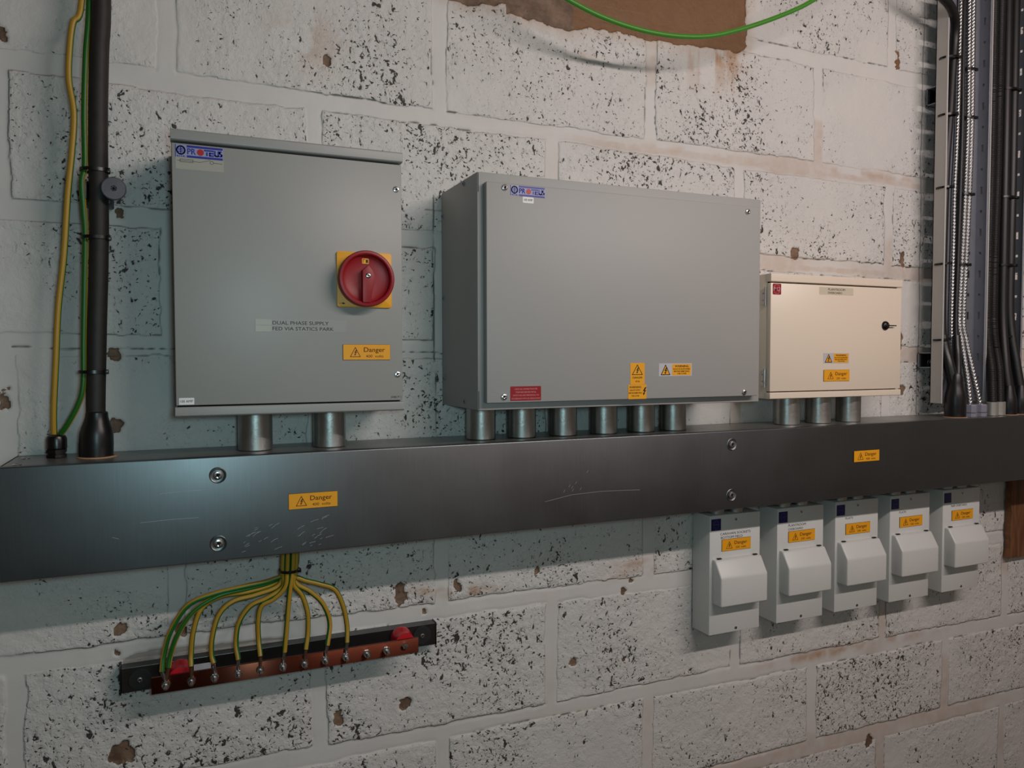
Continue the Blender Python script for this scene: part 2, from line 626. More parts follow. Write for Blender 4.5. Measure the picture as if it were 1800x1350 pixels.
def poly_sdf(X, Z, pts):
    """signed distance to polygon, negative inside"""
    d = np.full(X.shape, 1e9)
    inside = np.zeros(X.shape, bool)
    n = len(pts)
    for i in range(n):
        x0, z0 = pts[i]
        x1, z1 = pts[(i + 1) % n]
        ex, ez = x1 - x0, z1 - z0
        t = np.clip(((X - x0) * ex + (Z - z0) * ez) / (ex * ex + ez * ez), 0, 1)
        d = np.minimum(d, np.hypot(X - x0 - t * ex, Z - z0 - t * ez))
        c = ((z0 > Z) != (z1 > Z)) & (X < (x1 - x0) * (Z - z0) / (z1 - z0 + 1e-12) + x0)
        inside ^= c
    return np.where(inside, -d, d)

RX0, RX1, RY, RZ = -2.4, 3.4, -3.0, 2.98

def block_wall():
    xs = np.concatenate([np.arange(RX0, -0.36, 0.06), np.arange(-0.36, 2.12, 0.0026), np.arange(2.14, RX1 + 0.06, 0.06)])
    zs = np.concatenate([np.arange(0.0, 0.56, 0.05), np.arange(0.57, 2.60, 0.0026), np.arange(2.64, RZ + 0.04, 0.05)])
    nx, nz = len(xs), len(zs)
    X, Z = np.meshgrid(xs, zs, indexing='ij')
    wob = (value_noise(X, Z, 14, 1) - 0.5) * 0.010
    wob2 = (value_noise(X, Z, 60, 2, 2) - 0.5) * 0.0045
    zt = Z + 0.010 * (X - 0.7) + wob * 0.7 + wob2
    joints = [0.302, 0.52, 0.748, 0.956, 1.180, 1.420, 1.655, 1.850, 2.064, 2.307, 2.530, 2.750]
    hw = 0.0115 + 0.006 * value_noise(X, Z, 3, 5, 2) + 0.003 * sstep(X, 0.6, 1.4)
    dz = np.full(X.shape, 1e9)
    for j in joints:
        dz = np.minimum(dz, np.abs(zt - j))
    row = np.zeros(X.shape, int)
    for j in joints:
        row += (zt > j)
    # row 3 (0.748..0.956): joints at x = .43 + k*.4425 ; next row shifted by half a block
    offs = np.where(row % 2 == 1, 0.430, 0.209)
    xt = X + wob * 0.8 + wob2
    ph = (xt - offs) / 0.4425
    k = np.round(ph)
    dx = np.abs(xt - offs - k * 0.4425)
    col = np.floor(ph).astype(int)
    hwx = 0.0095 + 0.007 * value_noise(X, Z, 5, 6, 2)
    sdx = dx - hwx
    sdz = dz - hw
    sd = np.minimum(sdx, sdz)                       # < 0 inside mortar
    mortar = 1 - sstep(sd, -0.0015, 0.003)
    # per block character
    rng = np.random.RandomState(11)
    T1 = rng.rand(64, 64)
    T2 = rng.rand(64, 64)
    blk = T1[(row + 8) % 64, (col + 16) % 64]
    low = value_noise(X, Z, 9, 21, 3)
    low2 = value_noise(X, Z, 3.2, 22, 2)
    dens = 0.34 + 0.30 * blk + 1.5 * (low - 0.5) + 0.7 * (low2 - 0.5)
    # very smooth, thickly painted zones
    def blob(cx, cz, rx, rz):
        return np.exp(-(((X - cx) / rx) ** 2 + ((Z - cz) / rz) ** 2))
    dens -= 0.9 * blob(-0.22, 2.12, 0.12, 0.13) + 0.6 * blob(-0.24, 1.60, 0.05, 0.3) + 0.8 * blob(-0.02, 2.17, 0.05, 0.10)
    dens -= 0.55 * blob(0.02, 1.62, 0.09, 0.06) + 0.5 * blob(1.50, 2.15, 0.12, 0.12) + 0.35 * blob(1.35, 1.95, 0.15, 0.05)
    dens += 0.45 * blob(1.02, 2.12, 0.14, 0.10) + 0.35 * blob(0.83, 2.02, 0.15, 0.04) + 0.4 * blob(0.30, 2.18, 0.10, 0.10)
    dens += 0.35 * blob(0.05, 0.99, 0.2, 0.07) + 0.3 * blob(0.40, 1.10, 0.12, 0.06) + 0.25 * blob(0.6, 2.15, 0.12, 0.08)
    dens = np.clip(dens, 0.0, 1.0)
    dens *= 1 - sstep(mortar, 0.25, 0.8)
    dens += 0.35 * np.exp(-(sd / 0.012) ** 2) * (sd > 0.001) * sstep(value_noise(X, Z, 12, 31, 2), 0.45, 0.6)
    dens = np.clip(dens, 0.0, 1.0)
    # cracks along the edges of the joints
    c_on = sstep(value_noise(X, Z, 4.5, 41, 2), 0.47, 0.56)
    crack = np.exp(-(sdz / 0.0011) ** 2) * (sdx > 0) * sstep(X, -0.3, 0.1) * c_on * (0.35 + 0.65 * sstep(value_noise(X, Z, 40, 45, 2), 0.4, 0.6))
    c_on2 = sstep(value_noise(X, Z, 6, 43, 2), 0.58, 0.66)
    crack = np.maximum(crack, 0.8 * np.exp(-(sdx / 0.0010) ** 2) * (sdz > 0) * c_on2)
    below = (zt < 1.66) & (zt > 1.64)
    crack = np.maximum(crack, np.exp(-((zt - 1.6495) / 0.0013) ** 2) * (X > -0.3) * (X < 0.46) * sstep(value_noise(X, Z, 25, 44, 2), 0.30, 0.42))
    # vertical movement crack beside the cable trays and one in the gap of the cabinets
    xc = 1.6420 + (value_noise(X, Z, 9, 51, 3) - 0.5) * 0.010
    crack = np.maximum(crack, np.exp(-((X - xc) / 0.0018) ** 2) * (Z > 1.5))
    xc = 0.4170 + (value_noise(X, Z, 12, 52, 3) - 0.5) * 0.006
    crack = np.maximum(crack, np.exp(-((X - xc) / 0.0014) ** 2) * (Z < 1.93) * (Z > 1.5) * sstep(value_noise(X, Z, 30, 53, 2), 0.30, 0.45))
    crack = np.maximum(crack, np.exp(-((Z - 1.903 - wob) / 0.0013) ** 2) * (X > 0.40) * (X < 0.45) * 0.8)
    # bare concrete
    jag = (value_noise(X, Z, 45, 61, 3) - 0.5) * 0.030
    pad = [(0.33, 2.60), (0.4263, 2.2757), (0.4718, 2.262), (0.5681, 2.2757), (0.6293, 2.2686), (0.6855, 2.2644), (0.7686, 2.278),
           (0.8542, 2.2734), (0.9453, 2.2755), (1.088, 2.2803), (1.112, 2.300), (1.118, 2.60)]
    sp_ = poly_sdf(X, Z, pad) + jag * 0.45
    sp_ = np.where((X < 0.56) & (Z < 2.6), sp_ + 0.012, sp_)
    bare = 1 - sstep(sp_, -0.004, 0.003)
    chips = [(-0.232, 2.107, .011), (0.2323, 2.1401, .009), (1.2513, 1.8676, .012), (1.5851, 1.871, .013), (-0.093, 1.648, .011), (-0.0928, 1.5378, .012),
             (1.5568, 2.352, .005), (1.5570, 2.344, .006), (1.5566, 2.336, .0055), (1.5570, 2.328, .006), (1.5565, 2.319, .006), (0.353, 1.2172, .013), (0.351, 1.232, .009), (-0.0064, 1.2103, .011), (-0.0947, 1.2232, .012),
             (0.3579, 1.0214, .011), (0.2419, 1.018, .011), (-0.0944, 1.0247, .019), (0.6997, 1.0396, .008), (0.8167, 1.0297, .007), (1.4973, 0.7226, .014),
             (-0.2372, 1.5847, .010), (1.5765, 1.6817, .014), (1.5765, 1.664, .010), (1.587, 1.562, .012), (0.3937, 1.1861, .005), (-0.0954, 1.1841, .005),
             (0.816, 1.1694, .006), (0.46, 1.222, .010), (0.62, 1.23, .006), (0.83, 1.19, .004), (-0.085, 1.867, .008), (0.30, 1.563, .009)]
    for cx, cz, r in chips:
        dd = np.hypot((X - cx) * 1.12, (Z - cz) * 0.92) + (value_noise(X, Z, 90, int(abs(cx) * 991) % 97 + 3, 2) - 0.5) * 0.016 + (value_noise(X, Z, 260, 7, 2) - 0.5) * 0.006
        bare = np.maximum(bare, 1 - sstep(dd, r - 0.002, r + 0.002))
    # paint peeled off above the earth bar
    peel = [(-0.0925, 1.160), (-0.091, 1.174), (-0.075, 1.181), (-0.045, 1.185), (-0.02, 1.183), (0.03, 1.180), (0.0626, 1.1795), (0.12, 1.1780), (0.1519, 1.1745), (0.16, 1.160)]
    bare = np.maximum(bare, 0.51 * (1 - sstep(poly_sdf(X, Z, peel) + jag * 0.12, -0.001, 0.001)))
    tone = ((X > 0.70) & (Z > 2.20)).astype(float)
    # rusty runs below the bare patch and damp tints on the joints
    rust = 1.1 * sstep(value_noise(X * 6, Z, 9, 71, 3), 0.35, 0.6) * np.clip(1 - (2.29 - Z) / 0.115, 0, 1) * sstep(X, 0.950, 0.975) * (1 - sstep(X, 1.075, 1.10)) * (Z < 2.31)
    rust = np.maximum(rust, 0.35 * (1 - sstep(np.abs(sp_), 0.0, 0.028)) * (Z < 2.6))
    tint = sstep(value_noise(X * 0.5, Z, 8, 72, 3), 0.46, 0.64)
    rust = np.maximum(rust, 0.34 * tint * mortar * sstep(X, 0.45, 1.0))
    for j in (2.064, 1.850):
        rust = np.maximum(rust, 0.36 * mortar * sstep(X, 0.62, 0.80) * (1 - sstep(np.abs(zt - j + 0.005), 0.004, 0.009)) * (1 - sstep(X, 1.63, 1.66)))
    for cx, cz, rx, rz, a in [(0.41, 1.2234, .04, .008, .8), (0.486, 1.2107, .05, .010, .7), (0.8225, 1.2231, .06, .010, .5), (0.8975, 1.205, .12, .012, .6), (1.35, 0.957, .16, .012, .7),
                              (1.55, 0.957, .16, .012, .5), (0.20, 2.165, .05, .04, .45), (1.08, 2.245, .03, .03, .6), (1.0, 2.06, .3, .012, .35), (1.5, 2.06, .3, .012, .45), (0.72, 2.225, .02, .02, .35)]:
        rust = np.maximum(rust, a * blob(cx, cz, rx, rz) * sstep(value_noise(X, Z, 30, 73, 3), 0.30, 0.62) * 1.15)
    rust = np.clip(rust, 0, 1)
    mortar = mortar * (1 - 0.85 * sstep(bare, 0.3, 0.7) * (Z > 2.2))
    crack = crack * (1 - sstep(bare, 0.3, 0.7))
    dens = dens * (1 - 0.8 * sstep(bare, 0.3, 0.7))
    flat = 1 - 0.9 * sstep(bare, 0.3, 0.7) * (Z > 2.2)
    # relief
    lump = (value_noise(X, Z, 75, 81, 3, 0.6) - 0.5)
    lump2 = (value_noise(X, Z, 22, 82, 2) - 0.5)
    ragg = 0.35 + 0.9 * dens
    Y = -(lump * 0.0026 * ragg * (1 - mortar) + lump2 * 0.0022)
    Y += 0.0008 * mortar + flat * (0.0004 + 0.0011 * sstep(value_noise(X, Z, 3.5, 83, 2), 0.4, 0.6)) * np.exp(-(sdz / 0.0032) ** 2) * (sdx > 0) * sstep(X, -0.22, 0.0) + 0.0004 * np.exp(-(sdx / 0.0032) ** 2) * (sdz > 0) * sstep(X, -0.15, 0.0)
    # block tops stand a little proud of each other
    Y += (T2[(row + 8) % 64, (col + 16) % 64] - 0.5) * 0.0022 * (1 - mortar)
    Y += 0.004 * sstep(bare, 0.3, 0.7) + 0.0016 * sstep(crack, 0.4, 0.9)
    Y += 0.0035
    Y = np.clip(Y, 0.0, 0.02)
    co = np.stack([X, Y, Z], -1).reshape(-1, 3).astype(np.float32)
    idx = np.arange(nx * nz).reshape(nx, nz)
    q = np.stack([idx[:-1, :-1], idx[1:, :-1], idx[1:, 1:], idx[:-1, 1:]], -1).reshape(-1, 4)
    me = bpy.data.meshes.new('wall_back')
    me.vertices.add(nx * nz)
    me.vertices.foreach_set('co', co.ravel())
    me.loops.add(q.size)
    me.loops.foreach_set('vertex_index', q.ravel().astype(np.int32))
    me.polygons.add(len(q))
    me.polygons.foreach_set('loop_start', np.arange(0, q.size, 4, dtype=np.int32))
    me.polygons.foreach_set('use_smooth', np.ones(len(q), dtype=bool))
    me.update(calc_edges=True)
    for nm, chans in (('wall_mask', (mortar, bare, rust)), ('wall_mask2', (dens, crack, tone))):
        a = me.attributes.new(nm, 'FLOAT_COLOR', 'POINT')
        arr = np.ones((nx * nz, 4), np.float32)
        for i, c in enumerate(chans):
            arr[:, i] = c.reshape(-1)
        a.data.foreach_set('color', arr.ravel())
    me.materials.append(MT['wall'])
    o = bpy.data.objects.new('wall_back', me)
    COL.objects.link(o)
    return structure(o)
block_wall()
structure(B().box(RX0, RX1, 0.021, 0.16, 0, RZ).build('wall_core', 'plain_wall', None, 0)).name = 'wall_back_core'
structure(B().box(RX0 - 0.1, RX1 + 0.1, RY - 0.1, 0.16, -0.1, 0).build('floor', 'floor', None, 0))
structure(B().box(RX0 - 0.1, RX1 + 0.1, RY - 0.1, 0.16, RZ, RZ + 0.1).build('ceiling', 'ceiling', None, 0))
structure(B().box(RX0 - 0.1, RX0, RY, 0.16, 0, RZ).build('wall_left', 'plain_wall', None, 0))
structure(B().box(RX1, RX1 + 0.1, RY, 0.16, 0, RZ).build('wall_right', 'plain_wall', None, 0))
structure(B().box(RX0, RX1, RY - 0.1, RY, 0, RZ).build('wall_front', 'plain_wall', None, 0))

# ------------------------------------------------------------------ small shared pieces
def screw(p, axis, r, parent, name='screw', mat='zinc', dome=0.45):
    """cross head screw with a real recess"""
    b = B()
    h = r * dome
    b.lathe(p, axis, [(r * 0.98, 0), (r, h * 0.25), (r * 0.86, h * 0.75), (r * 0.52, h), (r * 0.50, h), (0.0, h * 0.55)], 20, 0, cap=False)
    ax = Vector(axis).normalized()
    # the cross
    t = Vector((0, 0, 1)) if abs(ax.z) < 0.9 else Vector((1, 0, 0))
    u = ax.cross(t).normalized()
    w = ax.cross(u)
    for rot in (0.4, 0.4 + PI / 2):
        a = (u * math.cos(rot) + w * math.sin(rot)) * r * 0.52
        c = (-u * math.sin(rot) + w * math.cos(rot)) * r * 0.12
        q = Vector(p) + ax * (h * 1.01)
        bb = bmesh.new()
        vs = [bb.verts.new(q + s1 * a + s2 * c - ax * dd) for dd in (0, h * 0.4) for s1, s2 in ((-1, -1), (1, -1), (1, 1), (-1, 1))]
        for f in ((0, 1, 2, 3), (7, 6, 5, 4), (0, 4, 5, 1), (1, 5, 6, 2), (2, 6, 7, 3), (3, 7, 4, 0)):
            bb.faces.new([vs[i] for i in f])
        bmesh.ops.recalc_face_normals(bb, faces=bb.faces)
        b._merge(bb, 1)
    return b.build(name, [mat, 'dark'], parent)

FR = (0, -1, 0)

def bolt_sign(b, cx, cz, h, d, mi=0, thick=0.0002):
    """the lightning arrow"""
    P = [(0.10, 0.50), (0.34, 0.50), (0.10, 0.12), (0.30, 0.12), (0.02, -0.26), (0.16, -0.26), (-0.10, -0.52), (-0.20, -0.16), (-0.08, -0.22), (0.02, 0.0), (-0.20, 0.0)]
    b.prism([(cx + x * h, cz + z * h) for x, z in P], d, d + thick, 0, mi)

def warn_triangle(b, cx, z0, w, h, lw, d, mi=0, thick=0.0002):
    b.ribbon([(cx - w / 2, z0), (cx + w / 2, z0), (cx, z0 + h)], lw, d, d + thick, mi, closed=True)
    bolt_sign(b, cx, z0 + h * 0.42, h * 0.62, d, mi, thick)

def danger_label(parent, x0, z0, d, volts, w=0.0725, h=0.0235):
    b = B()
    b.plate(x0, x0 + w, z0, z0 + h, d, d + 0.0012, 0, 1)
    b.plate(x0 + 0.0003, x0 + w - 0.0003, z0 + 0.0003, z0 + h - 0.0003, d + 0.0012, d + 0.0015, 0, 0)
    p = b.build('danger_label', ['lab_yellow', 'lab_core'], parent, 0)
    p['label'] = 'yellow engraved danger plate with dark edges'
    t = B()
    dd = d + 0.0015
    warn_triangle(t, x0 + 0.0185, z0 + 0.0048, 0.0150, 0.0140, 0.0009, dd)
    t.text('Danger', x0 + 0.0315, x0 + 0.0640, z0 + 0.0098, z0 + 0.0190, dd, offset=0.005)
    t.text(volts + '  volts', x0 + 0.0345, x0 + 0.0615, z0 + 0.0036, z0 + 0.0078, dd)
    ORG[p.name] = ORG[parent.name]
    t.build('lettering', 'lab_text', p, 0)
    return p

def brand_label(parent, x0, x1, z0, z1, d):
    w, h = x1 - x0, z1 - z0
    p = B().plate(x0, x1, z0, z1, d, d + 0.0004).build('brand_label', 'brand_bg', parent, 0)
    p['label'] = 'blue and white maker label with a red dot'
    ORG[p.name] = ORG[parent.name]
    b = B()
    D = d + 0.0004
    X = lambda f: x0 + f * w
    Z = lambda f: z0 + f * h
    def bar(a, c, e, f):
        b.plate(X(a), X(c), Z(e), Z(f), D, D + 0.0002)
    bar(0.0, 0.012, 0, 1)
    bar(0.235, 0.99, 0.82, 1.0)
    bar(0.235, 0.99, 0.0, 0.17)
    # round emblem at the left
    cx, cz, rr = X(0.112), Z(0.56), h * 0.30
    b.ribbon([(cx + rr * 1.05 * math.cos(a * PI / 12), cz + rr * 1.1 * math.sin(a * PI / 12)) for a in range(24)], h * 0.11, D, D + 0.0002, closed=True)
    b.plate(cx - rr * 0.10, cx + rr * 0.12, cz - rr, cz + rr, D, D + 0.0002)
    for k in (0.45, 0.0, -0.45):
        b.plate(cx - rr * 0.75, cx + rr * 0.75, cz + k * rr - h * 0.03, cz + k * rr + h * 0.03, D, D + 0.0002)
    b.text('e.i.i.e.', X(0.03), X(0.205), Z(0.03), Z(0.17), D, offset=0.02)
    # the word around the dot, cut in wide square strokes
    b.text('PR', X(0.245), X(0.425), Z(0.27), Z(0.75), D, offset=0.02)
    lw = h * 0.13
    zt, zb = Z(0.70), Z(0.30)
    b.ribbon([(X(0.605), zt), (X(0.79), zt)], lw, D, D + 0.0002)
    b.ribbon([(X(0.655), Z(0.52)), (X(0.655), zb)], lw, D, D + 0.0002)
    b.ribbon([(X(0.79), Z(0.50)), (X(0.715), Z(0.50)), (X(0.715), zb), (X(0.79), zb)], lw, D, D + 0.0002)
    b.ribbon([(X(0.825), zt), (X(0.825), Z(0.36)), (X(0.85), zb), (X(0.885), zb), (X(0.898), Z(0.36)), (X(0.898), zt)], lw, D, D + 0.0002)
    b.ribbon([(X(0.955), zt), (X(0.922), Z(0.66)), (X(0.925), Z(0.56)), (X(0.968), Z(0.44)), (X(0.968), Z(0.34)), (X(0.93), zb)], lw, D, D + 0.0002)
    b.build('lettering', 'blue', p, 0)
    B().lathe((X(0.52), -D, Z(0.50)), FR, [(h * 0.27, 0), (h * 0.27, 0.0003)], 28).build('red_dot', 'brand_red', p, 0)
    return p

def paper_label(parent, name, x0, x1, z0, z1, d, mat, lines, tmat='ink', thick=0.0003, corner=0.0, boxes=None, offset=0.0):
    p = B().plate(x0, x1, z0, z1, d, d + thick, corner=corner).build(name, mat, parent, 0)
    ORG[p.name] = ORG[parent.name]
    b = B()
    for s, a, c, e, f in lines:
        b.text(s, a, c, e, f, d + thick, offset=offset)
    b.build('lettering', tmat, p, 0)
    return p

# ------------------------------------------------------------------ cable trunking
TD = 0.1354
t = thing('cable_trunking', (0.9, 0, 1.35), 'long galvanised steel trunking running across the wall under the three enclosures', 'cable trunking')
b = B()
x0, x1 = -0.221, 2.35
# back, bottom, top trays of folded sheet, closed left end
b.box(x0, x1, -0.0025, 0, 1.35, 1.50)
b.box(x0, x1, -TD + 0.0025, 0, 1.35, 1.3525)
b.box(x0, x1, -TD + 0.0025, 0, 1.4975, 1.50)
b.box(x0, x0 + 0.002, -TD + 0.0025, 0, 1.35, 1.50)
b.build('trunking_body', 'galv_top', t, 0)
lid = B().side_prism([(TD + 0.0006 - 0.0020 + 0.0020 * math.cos(math.radians(a)), 1.3514 - 0.0020 * math.sin(math.radians(a))) for a in (90, 60, 30, 0)] + [(TD + 0.0006 - 0.0024 + 0.0024 * math.cos(math.radians(a)), 1.4984 + 0.0024 * math.sin(math.radians(a))) for a in (0, 15, 30, 45, 60, 75, 90)] + [(TD - 0.012, 1.5008), (TD - 0.012, 1.4999), (TD - 0.003, 1.4999), (TD - 0.003, 1.3494)], x0, x1).build('lid', 'galv', t, 25)
for (sx, sz) in ((0.0465, 1.4740), (0.0460, 1.3750), (0.9667, 1.4745), (0.9664, 1.3770)):
    s = screw((sx, -TD - 0.0008, sz), FR, 0.0072, t, 'lid_screw')
    ORG[s.name] = ORG[t.name]
    B().lathe((sx, -TD - 0.0004, sz), FR, [(0.0118, 0), (0.0118, 0.0006), (0.0108, 0.0013), (0.0098, 0.0006), (0.0075, 0.0002)], 32, cap=False).build('dimple', 'galv', s)
for (sx, sd) in ((-0.2046, 0.040), (-0.203, 0.112)):
    screw((sx, -sd, 1.5002), (0, 0, 1), 0.0058, t, 'end_screw', dome=0.3)
danger_label(t, 0.1445, 1.4160, TD + 0.0006, '400')
danger_label(t, 1.2820, 1.4222, TD + 0.0006, '400')
# fine scratches in the zinc of the lid
def scratch(pts, w=0.0004):
    bb = B()
    bb.ribbon(pts, w, TD + 0.00055, TD + 0.00068)
    bb.build('scratch', 'scratch', t, 0)
scratch([(-0.03, 1.4525), (0.0, 1.4540), (0.03, 1.4542)])
scratch([(-0.055, 1.4140), (-0.02, 1.4152), (0.02, 1.4150)])
scratch([(-0.09, 1.397), (-0.082, 1.394)])
scratch([(0.57, 1.395), (0.62, 1.403), (0.68, 1.405), (0.76, 1.402)])
for k in range(34):
    a = random.uniform(0.075, 0.125) if k % 2 else random.uniform(0.155, 0.215)
    z = random.uniform(1.356, 1.400)
    l = random.uniform(0.003, 0.012)
    g = random.uniform(0.2, 1.0)
    scratch([(a, z), (a + l * 0.5, z + l * g * 0.5), (a + l, z + l * g * 0.75)], 0.0004)
for k in range(7):
    a = random.uniform(0.60, 0.66)
    z = random.uniform(1.405, 1.44)
    scratch([(a, z), (a + 0.003, z + 0.004)], 0.0004)

# ------------------------------------------------------------------ switch fuse with rotary isolator (left)
t = thing('switch_fuse', (0.155, 0, 1.5605), 'grey steel enclosure with a red and yellow rotary switch, left of the big cabinet', 'electrical enclosure')
X0, X1, Z0, Z1 = -0.0080, 0.3185, 1.5605, 1.9575
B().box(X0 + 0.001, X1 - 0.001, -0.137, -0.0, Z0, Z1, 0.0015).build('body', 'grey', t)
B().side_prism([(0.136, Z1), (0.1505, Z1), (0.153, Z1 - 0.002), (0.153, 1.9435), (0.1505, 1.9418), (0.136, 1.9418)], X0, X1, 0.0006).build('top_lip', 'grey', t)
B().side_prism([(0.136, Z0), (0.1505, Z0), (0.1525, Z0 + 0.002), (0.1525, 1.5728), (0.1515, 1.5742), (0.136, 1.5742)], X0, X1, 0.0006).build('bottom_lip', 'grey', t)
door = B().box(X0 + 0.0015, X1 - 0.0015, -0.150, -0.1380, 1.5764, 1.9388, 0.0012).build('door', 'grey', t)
B().box(X0 + 0.003, X1 - 0.003, -0.1379, -0.1360, 1.5742, 1.9418).build('gap_shade', 'dark', t, 0)  # near-black sheet put in for the shade in the door gaps
screw((0.3082, -0.150, 1.9008), FR, 0.0048, t)
screw((0.3088, -0.150, 1.6165), FR, 0.0048, t)
brand_label(t, -0.0018, 0.0598, 1.9200, 1.9366, 0.150)
p = B().plate(-0.0018, 0.0604, 1.9035, 1.9198, 0.150, 0.1502).build('schematic_label', 'tape', t, 0)
b = B()
D = 0.1502
lw = 0.00045
b.ribbon([(0.0004, 1.9152), (0.0205, 1.9152)], lw, D, D + 0.0002)
b.ribbon([(0.0040, 1.9172), (0.0205, 1.9172), (0.0205, 1.9134), (0.0040, 1.9134)], lw, D, D + 0.0002, closed=True)
b.ribbon([(0.0205, 1.9152), (0.0290, 1.9146), (0.0430, 1.9185)], lw, D, D + 0.0002)
b.ribbon([(0.0448 + 0.0022 * math.cos(a * PI / 6), 1.9155 + 0.0022 * math.sin(a * PI / 6)) for a in range(12)], lw, D, D + 0.0002, closed=True)
b.ribbon([(0.0472, 1.9153), (0.0585, 1.9150)], lw, D, D + 0.0002)
b.build('schematic', 'ink', p, 0)
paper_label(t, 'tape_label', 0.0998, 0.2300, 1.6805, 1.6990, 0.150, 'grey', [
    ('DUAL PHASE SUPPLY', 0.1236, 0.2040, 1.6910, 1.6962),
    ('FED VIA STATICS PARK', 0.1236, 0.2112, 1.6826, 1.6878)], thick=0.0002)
tp = B()
tp.plate(0.0998, 0.1222, 1.6902, 1.6985, 0.150, 0.1504)
tp.plate(0.0998, 0.1215, 1.6808, 1.6892, 0.150, 0.1504)
tp.build('tape_backing', 'tape', t, 0)
danger_label(t, 0.2247, 1.6392, 0.150, '400')
paper_label(t, 'rating_label', -0.0028, 0.0168, 1.5775, 1.5870, 0.150, 'lab_white', [('100 AMP', -0.0012, 0.0152, 1.5805, 1.5840)], corner=0.0008)
b = B().text('SWBR PT 2', 0.2980, 0.3148, 1.5798, 1.5830, 0.150)
b.build('part_number', 'ink', t, 0)
# rotary switch
rs = B().plate(0.2162, 0.2996, 1.7186, 1.8018, 0.150, 0.1535, 0.0006, corner=0.004).build('rotary_switch', 'plate_yellow', t)
rs['label'] = 'yellow square plate carrying the red rotary handle'
ORG[rs.name] = ORG[t.name]
cx, cz = 0.2570, 1.7604
# red handle: a dished disc with a raised bar across it
B().lathe((cx, -0.1535, cz), FR, [(0.030, 0), (0.040, 0.004), (0.0418, 0.010), (0.0418, 0.0195), (0.0405, 0.0215), (0.0375, 0.0222), (0.0358, 0.0212), (0.0345, 0.0150), (0.030, 0.0120), (0.015, 0.0115), (0.0, 0.0115)], 56, cap=False).build('dial', 'red', rs)
b = B()
b.prism([(cx - 0.0072, cz - 0.0355), (cx + 0.0048, cz - 0.0358), (cx + 0.0115, cz + 0.004), (cx + 0.0075, cz + 0.0125), (cx + 0.002, cz + 0.0195), (cx - 0.0072, cz + 0.0120)], 0.1640, 0.1772, 0.0009)
b.build('grip', 'red', rs)
screw((cx + 0.0012, -0.1772, cz + 0.0040), FR, 0.0040, rs, 'centre_screw', dome=0.25)
w = B().plate(cx - 0.0058, cx + 0.0046, cz + 0.0225, cz + 0.0305, 0.1648, 0.1660, corner=0.0015).build('indicator_window', 'lab_yellow', rs, 0)
ORG[w.name] = ORG[t.name]
b = B()
b.ribbon([(cx - 0.0042, cz + 0.0240), (cx - 0.0042, cz + 0.0290), (cx - 0.001, cz + 0.0290)], 0.0007, 0.1660, 0.1663)
b.plate(cx + 0.0002, cx + 0.0034, cz + 0.0240, cz + 0.0288, 0.1660, 0.1663)
b.build('indicator_mark', 'lab_core', w, 0)
b = B()
b.ribbon([(0.2190, 1.7240), (0.2235, 1.7243)], 0.0005, 0.1535, 0.1537)
b.prism([(0.2228, 1.7246), (0.2255, 1.7254), (0.2285, 1.7240), (0.2262, 1.7228), (0.2240, 1.7232)], 0.1535, 0.1537)
b.build('maker_mark', 'lab_core', rs, 0)

# ------------------------------------------------------------------ big grey cabinet (middle)
t = thing('switchgear_cabinet', (0.71, 0, 1.5585), 'large grey steel cabinet with screwed front panel in the middle of the wall', 'electrical cabinet')
X0, X1, Z0, Z1 = 0.4305, 0.9928, 1.5585, 1.9333
b = B()
b.box(X0, X1, -0.1795, 0.0, Z0, Z1, 0.0014)
b.build('body', 'grey_box', t)
for za, zb, zc in ((1.9020, 1.9315, 1.9015), (1.5600, 1.5890, 1.5893)):
    b = B()
    b.box(X0 + 0.0012, X0 + 0.0020, -0.1800, -0.1790, za, zb)
    b.build('corner_seam', 'dark', t, 0)
B().box(0.4397, 0.9775, -0.1950, -0.1800, 1.5706, 1.9158, 0.0018).build('front_panel', 'grey_box', t)
B().box(0.4440, 0.9730, -0.1802, -0.1790, 1.5750, 1.9110).build('gap_shade', 'dark', t, 0)  # dark sheet for shade in the thin gap behind the panel
for sx, sz in ((0.4705, 1.9085), (0.4690, 1.5800), (0.9490, 1.9055), (0.9450, 1.5775)):
    screw((sx, -0.195, sz), FR, 0.0052, t, dome=0.6)
for sd, sz in ((0.1187, 1.9265), (0.010, 1.8915), (0.012, 1.7470), (0.012, 1.6050), (0.120, 1.5695)):
    screw((X0, -sd, sz), (-1, 0, 0), 0.0042, t, 'side_screw', 'gland_grey', dome=0.5)
brand_label(t, 0.4806, 0.5407, 1.8975, 1.9135, 0.195)
paper_label(t, 'rating_label', 0.5015, 0.5206, 1.8873, 1.8970, 0.195, 'lab_white', [('100 AMP', 0.5036, 0.5186, 1.8905, 1.8940)], corner=0.0008)
paper_label(t, 'notice_label', 0.4796, 0.5336, 1.5733, 1.5963, 0.195, 'lab_red', [
    ('CHECK ALL CONNECTIONS FOR', 0.4868, 0.5270, 1.5907, 1.5932),
    ('TIGHTNESS BEFORE INITIAL', 0.4885, 0.5250, 1.5857, 1.5882),
    ('SWITCH ON AND PERIODICALLY IN', 0.4840, 0.5295, 1.5807, 1.5832),
    ('ACCORDANCE WITH I.E.E. REGULATIONS', 0.4815, 0.5318, 1.5755, 1.5780)], tmat='pink', corner=0.0012)
